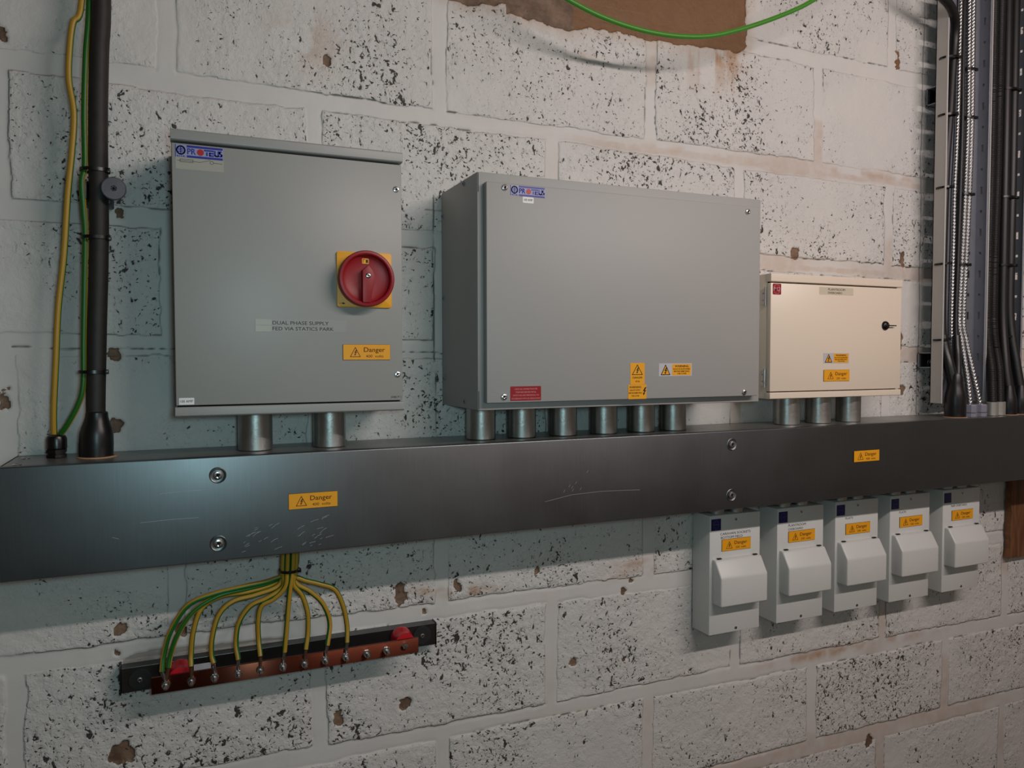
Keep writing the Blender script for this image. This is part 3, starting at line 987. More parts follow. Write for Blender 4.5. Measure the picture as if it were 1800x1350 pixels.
# upright yellow danger sticker
x0, z0, x1, z1 = 0.7020, 1.5955, 0.7304, 1.6324
p = B().plate(x0, x1, z0, z1, 0.195, 0.1953, corner=0.0008).build('danger_sticker', 'lab_yellow', t, 0)
ORG[p.name] = ORG[t.name]
b = B()
warn_triangle(b, 0.7158, 1.6125, 0.0200, 0.0165, 0.0011, 0.1953)
b.text('DANGER', 0.7065, 0.7260, 1.6058, 1.6090, 0.1953, offset=0.01)
b.text('415v', 0.7118, 0.7212, 1.5995, 1.6025, 0.1953, offset=0.01)
b.build('lettering', 'ink', p, 0)
x0, z0, x1, z1 = 0.6975, 1.5708, 0.7341, 1.5952
p = B().plate(x0, x1, z0, z1, 0.1952, 0.1956, corner=0.0008).build('warning_sticker', 'lab_yellow', t, 0)
ORG[p.name] = ORG[t.name]
b = B()
b.text('WARNING', 0.6998, 0.7235, 1.5894, 1.5930, 0.1956, offset=0.01)
b.text('ISOLATE SUPPLY', 0.7005, 0.7222, 1.5848, 1.5873, 0.1956, offset=0.005)
b.text('BEFORE REMOVING', 0.6988, 0.7245, 1.5800, 1.5825, 0.1956, offset=0.005)
b.text('THIS COVER', 0.7040, 0.7195, 1.5750, 1.5775, 0.1956, offset=0.005)
bolt_sign(b, 0.7295, 1.5840, 0.0135, 0.1956)
b.build('lettering', 'ink', p, 0)

def warning_pair(t, x0, x1, z0, z1, d):
    """white sticker: yellow triangle at the left, yellow text panel at the right"""
    w, h = x1 - x0, z1 - z0
    p = B().plate(x0, x1, z0, z1, d, d + 0.0003).build('warning_label', 'lab_grey', t, 0)
    ORG[p.name] = ORG[t.name]
    b = B()
    b.prism([(x0 + 0.07 * w, z0 + 0.12 * h), (x0 + 0.33 * w, z0 + 0.12 * h), (x0 + 0.20 * w, z0 + 0.86 * h)], d + 0.0003, d + 0.0005)
    b.plate(x0 + 0.40 * w, x0 + 0.97 * w, z0 + 0.07 * h, z0 + 0.93 * h, d + 0.0003, d + 0.0005, corner=0.0015)
    b.build('yellow_panel', 'lab_yellow', p, 0)
    b = B()
    D = d + 0.0005
    b.ribbon([(x0 + 0.07 * w, z0 + 0.12 * h), (x0 + 0.33 * w, z0 + 0.12 * h), (x0 + 0.20 * w, z0 + 0.86 * h)], 0.0013, D, D + 0.0002, closed=True)
    bolt_sign(b, x0 + 0.20 * w, z0 + 0.42 * h, 0.52 * h, D)
    b.text('WARNING', x0 + 0.48 * w, x0 + 0.89 * w, z0 + 0.69 * h, z0 + 0.86 * h, D, offset=0.012)
    b.text('ISOLATE ELSEWHERE', x0 + 0.43 * w, x0 + 0.94 * w, z0 + 0.50 * h, z0 + 0.61 * h, D, offset=0.008)
    b.text('BEFORE REMOVING', x0 + 0.45 * w, x0 + 0.92 * w, z0 + 0.32 * h, z0 + 0.43 * h, D, offset=0.008)
    b.text('THIS COVER', x0 + 0.55 * w, x0 + 0.83 * w, z0 + 0.14 * h, z0 + 0.25 * h, D, offset=0.008)
    b.build('lettering', 'ink', p, 0)
warning_pair(t, 0.7593, 0.8286, 1.6090, 1.6314, 0.195)

# ------------------------------------------------------------------ cream distribution board (right)
t = thing('distribution_board', (1.26, 0, 1.557), 'cream steel distribution board with keyed door, right of the big grey cabinet', 'distribution board')
X0, X1, Z0, Z1 = 1.0810, 1.4460, 1.5572, 1.8082
b = B()
b.box(X0 + 0.001, X1 - 0.001, -0.098, 0.0, Z0, Z1, 0.001)
b.build('body', 'cream', t)
B().side_prism([(0.097, Z1), (0.110, Z1), (0.1112, Z1 - 0.001), (0.1112, 1.7932), (0.110, 1.7922), (0.097, 1.7922)], X0, X1, 0.0004).build('top_lip', 'cream', t)
B().side_prism([(0.097, Z0), (0.110, Z0), (0.1112, Z0 + 0.001), (0.1112, 1.5692), (0.110, 1.5702), (0.097, 1.5702)], X0, X1, 0.0004).build('bottom_lip', 'cream', t)
B().box(X0 + 0.0005, X1 - 0.0012, -0.1102, -0.0990, 1.5722, 1.7896, 0.001).build('door', 'cream', t)
B().box(X0 + 0.003, X1 - 0.003, -0.0988, -0.0970, 1.5702, 1.7922).build('gap_shade', 'dark', t, 0)  # dark sheet paints shade into the gaps above and below this door
for hz0 in (1.744, 1.580):
    h = B()
    h.cyl((X0 - 0.0008, -0.0965, hz0), (X0 - 0.0008, -0.0965, hz0 + 0.038), 0.0024, 12)
    h.box(X0 - 0.0006, X0 + 0.0009, -0.0965, -0.084, hz0 + 0.004, hz0 + 0.034)
    hp = h.build('hinge', 'zinc', t)
    ORG[hp.name] = ORG[t.name]
    for k in (0.012, 0.026):
        screw((X0 - 0.0005, -0.089, hz0 + k), (-1, 0, 0), 0.0018, hp, 'hinge_screw')
p = B().plate(1.0858, 1.1075, 1.7664, 1.7882, 0.1102, 0.1105, corner=0.002).build('maker_badge', 'lab_red', t, 0)
p['label'] = 'square red badge with pale letters'
ORG[p.name] = ORG[t.name]
b = B()
b.text('M2', 1.0885, 1.1050, 1.7730, 1.7818, 0.1105, offset=0.012, shear=0.12)
mx, mz = 1.0966, 1.7773
b.ribbon([(mx - 0.0002 + 0.0086 * math.cos(math.radians(a)), mz + 0.0090 * math.sin(math.radians(a))) for a in range(45, 200, 12)], 0.0009, 0.1105, 0.1107)
b.ribbon([(mx + 0.0002 + 0.0086 * math.cos(math.radians(a)), mz + 0.0090 * math.sin(math.radians(a))) for a in range(225, 372, 12)], 0.0009, 0.1105, 0.1107)
b.build('lettering', 'pink', p, 0)
paper_label(t, 'tape_label', 1.2082, 1.3028, 1.7700, 1.7856, 0.1102, 'tape_cream', [
    ('PLANTROOM', 1.2325, 1.2790, 1.7790, 1.7835), ('DISBOARD', 1.2325, 1.2715, 1.7722, 1.7765)], thick=0.0002)
warning_pair(t, 1.2216, 1.2928, 1.6280, 1.6495, 0.1102)
danger_label(t, 1.2226, 1.5910, 0.1102, '230', 0.0716, 0.0236)
lk = B().lathe((1.3965, -0.1102, 1.7085), FR, [(0.0098, 0), (0.0098, 0.0020), (0.0082, 0.0045), (0.0060, 0.0060), (0.0, 0.0062)], 24, cap=False).build('lock', 'black_gloss', t)
lk['label'] = 'black quarter turn lock'
ORG[lk.name] = ORG[t.name]
b = B()
b.box(1.3942, 1.4010, -0.1190, -0.1155, 1.7066, 1.7104, 0.0008)
b.box(1.4000, 1.4220, -0.1185, -0.1165, 1.7072, 1.7096, 0.0006)
b.build('key', 'black_gloss', lk)
b = B()
b.ribbon([(1.3910, 1.7110), (1.3960, 1.7065), (1.4000, 1.7110)], 0.0016, 0.1163, 0.1172)
b.build('key_slot', 'zinc', lk, 0)

# ------------------------------------------------------------------ five white isolator enclosures
s = TD_I = 0.056
def isolator(x0, z0, label):
    t = thing('isolator_enclosure', (x0, 0, z0), label, 'isolator', 'white isolators under the trunking')
    W, H = 0.1295, 0.246
    B().box(x0, x0 + W, -0.056, 0, z0, z0 + H, 0.0018).build('body', 'white', t)
    # hood: sloped upper face, rounded corners, open underneath
    hx0, hx1 = x0 + 0.0065, x0 + 0.1250
    B().side_prism([(0.054, z0 + 0.1575), (0.0660, z0 + 0.1560), (0.0855, z0 + 0.1240), (0.0855, z0 + 0.0655), (0.054, z0 + 0.0655)],
                   hx0, hx1, 0.0032, seg=3).build('flip_cover', 'white', t)
    for lx in (0.0200, 0.1120):
        B().box(x0 + lx - 0.0050, x0 + lx + 0.0050, -0.0640, -0.0585, z0 + 0.1572, z0 + 0.1592, 0.0006).build('hinge_pin', 'rubber', t)
    screw((x0 + 0.066, -0.056, z0 + 0.2345), FR, 0.0033, t)
    screw((x0 + 0.068, -0.056, z0 + 0.0050 + 0.003), FR, 0.0033, t)
    p = B().plate(x0 + 0.0035, x0 + 0.0278, z0 + 0.2150, z0 + 0.2388, 0.056, 0.0563).build('maker_badge', 'navy', t, 0)
    p['label'] = 'small navy badge with a diamond outline'
    ORG[p.name] = ORG[t.name]
    cx, cz = x0 + 0.01565, z0 + 0.2269
    b = B()
    b.ribbon([(cx, cz + 0.0100), (cx + 0.0040, cz + 0.0055), (cx + 0.0072, cz), (cx + 0.0040, cz - 0.0055), (cx, cz - 0.0100), (cx - 0.0040, cz - 0.0055), (cx - 0.0072, cz), (cx - 0.0040, cz + 0.0055)], 0.0005, 0.0563, 0.0565, closed=True)
    b.text('LEWDEN', cx - 0.0050, cx + 0.0050, cz - 0.0010, cz + 0.0012, 0.0563)
    b.build('diamond_mark', 'navy_line', p, 0)
    danger_label(t, x0 + 0.0300, z0 + 0.1710, 0.056, '230', 0.0740, 0.0240)
    return t

def printed(t, x0, z0, lines):
    b = B()
    for s_, a, c, e, f in lines:
        b.text(s_, x0 + a, x0 + c, z0 + e, z0 + f, 0.056)
    return b.build('printed_text', 'ink', t, 0)

iso_z = 1.0740
iso = [(0.9790, 1.0735, 'white isolator lettered CARAVAN SOCKETS BOTTOM FIELD, furthest left under the trunking', [('CARAVAN SOCKETS', .0265, .1040, .2040, .2090), ('BOTTOM FIELD', .0280, .0835, .1962, .2012)]),
       (1.1545, 1.0740, 'white isolator lettered PLANTROOM DISBOARD, second from left under the trunking', [('PLANTROOM', .0300, .0790, .2050, .2100), ('DISBOARD', .0305, .0710, .1972, .2018)]),
       (1.3185, 1.0755, 'white isolator in the middle of the row of five under the trunking', [('FLATS', .0300, .0520, .2050, .2096)]),
       (1.4855, 1.0760, 'white isolator second from the right in the row under the trunking', [('FLATS', .0290, .0510, .2040, .2086)]),
       (1.6600, 1.0770, 'white isolator at the right end of the row, nearest the plywood board', [('R&R DISBOARD', .0280, .0830, .2040, .2088)])]
first = None
for x0, z0, lab, lines in iso:
    if first is None:
        first = isolator(x0, z0, lab)
        base0 = (x0, z0)
        tt = first
    else:
        tt = copy_tree(first)
        tt.location = (x0, 0, z0)
        ORG[tt.name] = Vector((x0, 0, z0))
        tt['label'] = lab
    if tt is not first:
        for c in [c for c in tt.children if c.name.startswith('printed_text')]:
            bpy.data.objects.remove(c)
    printed(tt, x0, z0, lines)

# ------------------------------------------------------------------ conduit couplers
def coupler(x, d, z0, z1, r, label, group, mat='conduit'):
    b = B()
    n = r - 0.0028
    b.lathe((x, -d, z0), (0, 0, 1), [(n, 0), (r - 0.0008, 0), (r, 0.0010), (r, z1 - z0 - 0.0010), (r - 0.0008, z1 - z0), (n, z1 - z0)], 48, cap=False)
    # inner wall so it reads as a pipe
    b.lathe((x, -d, z0), (0, 0, 1), [(n, 0), (n, z1 - z0)], 48, cap=False)
    o = b.build('conduit_coupler', mat)
    return tag(o, label, 'conduit coupler', group)

g = 'large couplers between the trunking and the enclosures'
proto = coupler(0.1048, 0.065, 1.5005, 1.5605, 0.0257, 'left steel conduit coupler under the rotary switch enclosure', g)
names = [(0.2186, 'right steel conduit coupler under the rotary switch enclosure'),
         (0.4797, 'steel conduit coupler furthest left under the large grey cabinet'),
         (0.5575, 'steel conduit coupler second from left under the large grey cabinet'),
         (0.6402, 'steel conduit coupler third from left under the large grey cabinet'),
         (0.7257, 'steel conduit coupler third from right under the large grey cabinet'),
         (0.8083, 'steel conduit coupler second from right under the large grey cabinet'),
         (0.8808, 'steel conduit coupler furthest right under the large grey cabinet'),
         (1.1682, 'left steel conduit coupler under the cream distribution board'),
         (1.2549, 'middle steel conduit coupler under the cream distribution board'),
         (1.3419, 'right steel conduit coupler under the cream distribution board')]
for x, lab in names:
    c = proto.copy()
    COL.objects.link(c)
    c.location.x = x
    c['label'] = lab
    c.scale.z = (1.5585 - 1.5005) / 0.06 if 0.4 < x < 1.0 else ((1.5572 - 1.5005) / 0.06 if x > 1 else 1.0)
g = 'short couplers on top of the isolators'
proto = None
ordn = ['lettered caravan sockets', 'lettered plantroom disboard', 'in the middle of the row', 'second from the right', 'at the right end of the row']
for i, (x0, z0, lab, lines) in enumerate(iso):
    for lx, side in ((0.0310, 'left'), (0.0800, 'right')):
        lb = '%s short conduit coupler on the white isolator %s' % (side, ordn[i])
        if proto is None:
            proto = coupler(x0 + lx, 0.036, z0 + 0.246, 1.350, 0.0170, lb, g)
            h0 = 1.350 - z0 - 0.246
        else:
            c = proto.copy()
            COL.objects.link(c)
            c.location = (x0 + lx, -0.036, z0 + 0.246)
            c.scale.z = (1.350 - z0 - 0.246) / h0
            c['label'] = lb

# ------------------------------------------------------------------ earth bar
t = thing('earth_bar', (0.16, 0, 1.132), 'copper earth bar with a row of steel studs on a dark channel, below the trunking', 'earth bar')
b = B()
# shallow steel channel laid with its back to the room, open ends
b.box(-0.0905, 0.4090, -0.0210, -0.0190, 1.1320, 1.1700, 0.0004)
b.box(-0.0905, 0.4090, -0.0200, 0.0, 1.1680, 1.1700, 0.0004)
b.box(-0.0905, 0.4090, -0.0200, 0.0, 1.1320, 1.1340, 0.0004)
b.build('channel', 'channel', t, 0)
for xx in (-0.0925, 0.4088):
    B().box(xx, xx + 0.0018, -0.0218, 0.0, 1.1305, 1.1712, 0.0005).build('end_cap', 'black_gloss', t)
for xx, zz in ((-0.0650, 1.1500), (0.3837, 1.1518)):
    ws = B().lathe((xx, -0.0210, zz), FR, [(0.0165, 0), (0.0165, 0.0015), (0.0155, 0.0025), (0.0085, 0.0028), (0.0, 0.0028)], 36, cap=False).build('fixing_washer', 'rubber', t)
    ORG[ws.name] = ORG[t.name]
    screw((xx, -0.0238, zz), FR, 0.0045, ws, 'fixing_screw')
for xx, zz in ((-0.0080, 1.1560), (0.3440, 1.1565)):
    B().lathe((xx, -0.0210, zz), FR, [(0.0150, 0), (0.0180, 0.004), (0.0180, 0.013), (0.0155, 0.019), (0.0150, 0.029), (0.0165, 0.0342), (0.0120, 0.0350)], 6 if False else 28).build('insulator', 'red_ins', t)
paper_label(t, 'channel_sticker', 0.0115, 0.0367, 1.1455, 1.1600, 0.0210, 'lab_grey', [('QTY UNIT', 0.0135, 0.0350, 1.1468, 1.1495)])
B().box(-0.0478, 0.3655, -0.0620, -0.0560, 1.1390, 1.1640, 0.0006).build('copper_bar', 'copper', t)
studs = [-0.0282, 0.0072, 0.0402, 0.0745, 0.1072, 0.1415, 0.1750, 0.2078, 0.2412, 0.2760, 0.3092, 0.3418]
def stud(x, z, long_=True):
    b = B()
    b.lathe((x, -0.0620, z), FR, [(0.0030, 0), (0.0030, 0.0175), (0.0024, 0.0190), (0.0, 0.0192)], 16, cap=False)
    s_ = b.build('stud', 'zinc', t)
    ORG[s_.name] = ORG[t.name]
    w_ = B()
    w_.lathe((x, -0.0620, z), FR, [(0.0062, 0), (0.0062, 0.0012), (0.0031, 0.0014)], 24, cap=False)
    w_.lathe((x, -0.0636, z), FR, [(0.0055, 0), (0.0055, 0.0014), (0.0031, 0.0016)], 24, cap=False)
    w_.build('washer', 'zinc', s_)
    n_ = B()
    n_.lathe((x, -0.0652, z), FR, [(0.0056, 0), (0.0058, 0.0006), (0.0058, 0.0040), (0.0052, 0.0048), (0.0030, 0.0048)], 6, cap=False)
    n_.build('nut', 'zinc', s_, 20)
    return s_
for i, x in enumerate(studs):
    if i < 11:
        stud(x, 1.1520)
    else:
        s_ = B().lathe((x, -0.0620, 1.1545), FR, [(0.0058, 0), (0.0058, 0.0036), (0.0050, 0.0046), (0.0, 0.0048)], 6, cap=False).build('hex_bolt', 'zinc', t, 20)

# ------------------------------------------------------------------ earth cables to the bar
def gy_cable(name, pts, r, label, cat, group=None, phase=0.0, twist=0.0, sector=0.5, seg=20):
    """green and yellow striped cable; an Empty when lugs are added"""
    return B().tube(pts, r, seg, 0.004, sector=sector, twist=twist, phase=phase)

D0 = -0.060
cables = [
    ('outermost', [(0.1439, 1.352), (0.1428, 1.3073), (0.1287, 1.2908), (0.086, 1.2851), (0.0404, 1.2792), (0.004, 1.2664), (-0.0203, 1.2305), (-0.0300, 1.1971), (-0.0330, 1.1735)], -0.0282, 0.40, 0.0),
    ('second', [(0.1466, 1.352), (0.1463, 1.307), (0.1304, 1.2869), (0.0876, 1.2804), (0.0486, 1.2755), (0.0118, 1.2566), (-0.0109, 1.2248), (-0.0208, 1.1958), (-0.0243, 1.1785)], -0.0282, 0.94, -0.007),
    ('third', [(0.1492, 1.352), (0.148, 1.3049), (0.133, 1.2848), (0.0943, 1.276), (0.0526, 1.2741), (0.0239, 1.2593), (0.0113, 1.2259), (0.0076, 1.1913), (0.0073, 1.1745)], 0.0072, -0.66, 0.001),
    ('fourth', [(0.1509, 1.352), (0.1489, 1.3048), (0.1372, 1.2806), (0.1027, 1.2704), (0.069, 1.2649), (0.0481, 1.2472), (0.0378, 1.2132), (0.0366, 1.1867), (0.0396, 1.1745)], 0.0402, -0.45, -0.004),
    ('fifth', [(0.1544, 1.352), (0.1524, 1.3044), (0.1442, 1.2798), (0.1197, 1.2646), (0.094, 1.2544), (0.0769, 1.2298), (0.0723, 1.1991), (0.0750, 1.1745)], 0.0745, -0.20, 0.003),
    ('sixth', [(0.1562, 1.352), (0.1541, 1.3042), (0.1459, 1.2796), (0.1283, 1.262), (0.1111, 1.2535), (0.1056, 1.2302), (0.106, 1.1985), (0.1075, 1.1745)], 0.1072, -0.62, 0.007),
    ('seventh', [(0.1579, 1.352), (0.1559, 1.304), (0.1538, 1.2786), (0.1509, 1.2515), (0.1478, 1.2151), (0.1440, 1.1760)], 0.1415, -0.95, -0.008),
    ('eighth', [(0.1597, 1.352), (0.1576, 1.3038), (0.1591, 1.2825), (0.1722, 1.2625), (0.1808, 1.2336), (0.1813, 1.201), (0.1770, 1.1750)], 0.1750, -0.80, -0.002),
    ('ninth', [(0.1623, 1.352), (0.1594, 1.3036), (0.1635, 1.282), (0.1856, 1.2655), (0.2061, 1.2423), (0.2168, 1.21), (0.2110, 1.1760)], 0.2078, -1.25, 0.005),
    ('tenth', [(0.165, 1.352), (0.1621, 1.3052), (0.1725, 1.2874), (0.1993, 1.2768), (0.2247, 1.2643), (0.2382, 1.2353), (0.2444, 1.2013), (0.2430, 1.1760)], 0.2412, -0.75, 0.0)]
lab_e = {'outermost': 'green and yellow earth cable with the widest sweep, far left of the copper bar',
         'second': 'green and yellow earth cable just inside the widest one at the far left stud',
         'third': 'yellow and green earth cable to the second stud of the copper bar',
         'fourth': 'yellow and green earth cable to the third stud, right of the channel sticker',
         'fifth': 'green and yellow earth cable to the fourth stud of the copper bar',
         'sixth': 'green and yellow earth cable curving to the fifth stud of the copper bar',
         'seventh': 'green and yellow earth cable dropping straight to the sixth stud',
         'eighth': 'green and yellow earth cable to the seventh stud, right of the straight one',
         'ninth': 'green and yellow earth cable to the eighth stud, second from right',
         'tenth': 'green and yellow earth cable sweeping furthest right to the ninth stud'}
bund = {}
for i, (nm, pts, sx, ph, dy) in enumerate(cables):
    ex, ez = pts[-1]
    th = thing('earth_cable', (ex, D0, ez), lab_e[nm], 'earth cable', 'earth cables of the copper bar')
    # in the bundle the cables lie in a round pack 24 mm across
    P = []
    n = len(pts)
    ang = i * 2 * PI / 8 + 0.4 if i < 8 else (i - 8) * PI
    rr = 0.0106 if i < 8 else 0.0042
    bx, by = 0.1535 + rr * math.cos(ang), D0 + rr * math.sin(ang)
    for k, (x, z) in enumerate(pts):
        if k == 0:
            P.append((bx + 0.002, by, z + 0.0))
        elif k == 1:
            P.append((bx, by, 1.306))
        else:
            f = min(1.0, (k - 1) / 5.0)
            yy = by * (1 - f) + (D0 + dy * 0.5) * f
            if k == n - 1:
                yy = -0.0665
            P.append((x, yy, z))
    b = B().tube(P, 0.0040, 20, 0.004, sector=0.5, phase=ph, twist=0.0)
    cb = b.build('sheath', ['yellow', 'green'], th)
    zc = 1.1520
    l = B()
    # tinned crimp lug: barrel, flattened neck and eye
    top = Vector((ex, -0.0665, ez - 0.001))
    neck = Vector((sx + (ex - sx) * 0.35, -0.0650, zc + 0.0085))
    l.cyl(top + Vector((0, 0, 0.001)), neck + Vector((0, -0.0008, 0.0035)), 0.0029, 14, r2=0.0027)
    l.cyl(neck + Vector((0, -0.0008, 0.0040)), Vector((sx, -0.0640, zc + 0.003)), 0.0027, 12, r2=0.0020)
    l.lathe((sx, -0.0648 - (0.0010 if nm == 'second' else 0), zc), FR, [(0.0031, 0), (0.0060, 0), (0.0060, 0.0009), (0.0031, 0.0009)], 20, cap=False)
    l.build('crimp_lug', 'lug' if i in (1, 2, 5, 7) else 'zinc', th)

def tie(center, rx, ry, h, label, thick=0.0011, tail=None, tilt=0.0, head=(1, 0), group='black cable ties'):
    """nylon cable tie: a band round the bundle and its square head"""
    th = thing('cable_tie', (center[0], center[1], center[2] - h / 2), label, 'cable tie', group)
    b = B()
    bm = bmesh.new()
    seg = 40
    rings = []
    for k in range(seg):
        a = 2 * PI * k / seg
        ca, sa = math.cos(a), math.sin(a)
        ring = []
        for (e, z) in ((0, -h / 2), (thick, -h / 2), (thick, h / 2), (0, h / 2)):
            x = (rx + e) * ca
            y = (ry + e) * sa
            ring.append(bm.verts.new((center[0] + x, center[1] + y, center[2] + z + tilt * x)))
        rings.append(ring)
    for k in range(seg):
        for j in range(4):
            bm.faces.new((rings[k][j], rings[(k + 1) % seg][j], rings[(k + 1) % seg][(j + 1) % 4], rings[k][(j + 1) % 4]))
    bmesh.ops.recalc_face_normals(bm, faces=bm.faces)
    b._merge(bm, 0)
    b.build('strap', 'black_gloss', th)
    a = math.atan2(head[1], head[0])
    hx = center[0] + (rx + 0.0015) * math.cos(a)
    hy = center[1] + (ry + 0.0015) * math.sin(a)
    hz = center[2] + tilt * (hx - center[0])
    B().box(hx - 0.0030, hx + 0.0030, hy - 0.0028, hy + 0.0028, hz - h * 0.5 - 0.001, hz + h * 0.5 + 0.001, 0.0008).build('head', 'black_gloss', th)
    return th

tie((0.1535, D0, 1.3045), 0.0148, 0.0148, 0.0042, 'black cable tie round the earth cable bundle below the trunking', head=(1, -0.5))

# ------------------------------------------------------------------ left armoured cable, shroud, earth cables, gland
t = thing('armoured_cable', (-0.115, -0.060, 1.50), 'thick dusty black cable running down the left side into the trunking', 'cable')
B().tube([(-0.0950, -0.060, 2.34), (-0.0952, -0.060, 2.15), (-0.0990, -0.060, 2.08), (-0.1022, -0.060, 1.99), (-0.1035, -0.060, 1.90), (-0.1040, -0.060, 1.83), (-0.1062, -0.060, 1.76), (-0.1088, -0.060, 1.70), (-0.1110, -0.060, 1.64), (-0.1130, -0.060, 1.585), (-0.1135, -0.060, 1.55)],
         0.0128, 28, 0.006).build('sheath', 'black_dusty', t)
B().lathe((-0.1140, -0.060, 1.5005), (0.03, 0, 1), [(0.0220, 0), (0.0222, 0.002), (0.0225, 0.018), (0.0220, 0.033), (0.0200, 0.042), (0.0165, 0.052), (0.0150, 0.058), (0.0146, 0.064), (0.0128, 0.0655)], 36, cap=False).build('gland_shroud', 'shrink', t)
B().lathe((-0.1130, -0.0605, 1.5002), (0, 0, 1), [(0.0, 0), (0.0262, 0), (0.0262, 0.0010), (0.0225, 0.0016)], 36, cap=False).build('cut_ring', 'putty', t)
# cleat behind the cable with its big washer head screw
t = thing('cable_cleat', (-0.10, 0, 1.86), 'black cable cleat with large grey disc headed fixing, beside the thick left cable', 'cable cleat')
b = B()
b.box(-0.1260, -0.0880, -0.0470, 0.0, 1.8660, 1.8980, 0.003)
b.box(-0.1260, -0.1180, -0.0660, -0.0400, 1.8680, 1.8960, 0.002)
b.box(-0.0900, -0.0790, -0.0800, -0.0400, 1.8760, 1.8900, 0.002)
b.build('saddle', 'black', t)
dk = B().lathe((-0.0828, -0.0800, 1.8827), FR, [(0.0145, 0), (0.0162, 0.0006), (0.0162, 0.0028), (0.0150, 0.0040), (0.0042, 0.0044), (0.0034, 0.0036), (0.0, 0.0030)], 40, cap=False).build('disc_head', 'disc', t)
ORG[dk.name] = ORG[t.name]
b = B()
for a in range(3):
    an = a * PI / 3 + 0.3
    b.ribbon([(-0.0828 - 0.0032 * math.cos(an), 1.8827 - 0.0032 * math.sin(an)), (-0.0828 + 0.0032 * math.cos(an), 1.8827 + 0.0032 * math.sin(an))], 0.0011, 0.0838, 0.0846)
b.build('drive_recess', 'dark', dk, 0)
for z, lab, xx in ((1.9105, 'black cable tie on the thick left cable, above the disc fixing', -0.1075), (1.8150, 'black cable tie on the thick left cable, below the disc fixing', -0.1080), (1.6230, 'lowest black cable tie on the thick left cable', -0.1150)):
    tie((xx, -0.060, z), 0.0185, 0.0150, 0.0046, lab, head=(1, -0.6))

gl = thing('cable_gland', (-0.1652, -0.0455, 1.50), 'black nylon cable gland with two earth cables at the left end of the trunking', 'cable gland')
b = B()
b.lathe((-0.1652, -0.0455, 1.5005), (0, 0, 1), [(0.0138, 0), (0.0140, 0.0005), (0.0140, 0.0045), (0.0122, 0.0050), (0.0122, 0.0070), (0.0140, 0.0072), (0.0140, 0.0115), (0.0125, 0.0120)], 6, cap=True)
b.build('lock_nut', 'black_gloss', gl, 20)
b = B()
b.lathe((-0.1652, -0.0455, 1.5120), (0, 0, 1), [(0.0118, 0), (0.0134, 0.002), (0.0134, 0.0150), (0.0120, 0.0190), (0.0090, 0.0215), (0.0075, 0.0218)], 24, cap=True)
b.build('dome_cap', 'black_gloss', gl, 30)
o = B().tube([(-0.112, -0.052, 2.33), (-0.1201, -0.056, 2.1476), (-0.1313, -0.058, 2.1142), (-0.1363, -0.058, 2.074), (-0.1378, -0.058, 2.0343), (-0.1325, -0.058, 1.9876), (-0.1364, -0.058, 1.9315), (-0.1424, -0.058, 1.8752), (-0.1491, -0.058, 1.787), (-0.1576, -0.056, 1.7146), (-0.1627, -0.054, 1.6343), (-0.1670, -0.050, 1.5699), (-0.1680, -0.046, 1.5300)],
             0.0043, 20, 0.005, sector=0.36, phase=-0.62, twist=0.0).build('earth_cable', ['yellow', 'green'])
tag(o, 'loose yellow and green earth cable hanging left of the thick black cable', 'earth cable', 'earth cables down the left side')
o = B().tube([(-0.106, -0.052, 2.33), (-0.1105, -0.058, 2.1494), (-0.1160, -0.062, 2.0693), (-0.1195, -0.062, 1.9893), (-0.1200, -0.063, 1.9173), (-0.1240, -0.064, 1.8929), (-0.1228, -0.063, 1.8529), (-0.1215, -0.062, 1.8208), (-0.1238, -0.062, 1.7479), (-0.1265, -0.062, 1.6667), (-0.1282, -0.062, 1.6050), (-0.1350, -0.060, 1.5771), (-0.1490, -0.055, 1.5491), (-0.1622, -0.047, 1.5300)],
             0.0040, 20, 0.005, sector=0.6, phase=0.75, twist=0.0).build('earth_cable', ['yellow', 'green'])
tag(o, 'green and yellow earth cable strapped to the side of the thick left cable', 'earth cable', 'earth cables down the left side')

# hanging loop at the top
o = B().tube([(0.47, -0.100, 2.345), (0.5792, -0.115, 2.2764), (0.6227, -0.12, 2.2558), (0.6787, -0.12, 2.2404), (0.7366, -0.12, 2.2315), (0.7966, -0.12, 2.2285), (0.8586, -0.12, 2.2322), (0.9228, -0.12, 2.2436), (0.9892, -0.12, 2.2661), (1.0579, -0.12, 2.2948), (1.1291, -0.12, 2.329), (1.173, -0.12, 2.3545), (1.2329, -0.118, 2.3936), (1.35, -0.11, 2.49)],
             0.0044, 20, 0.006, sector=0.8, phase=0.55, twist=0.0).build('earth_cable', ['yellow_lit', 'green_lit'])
tag(o, 'green earth cable hanging in a loose loop across the bare concrete at the top', 'earth cable')

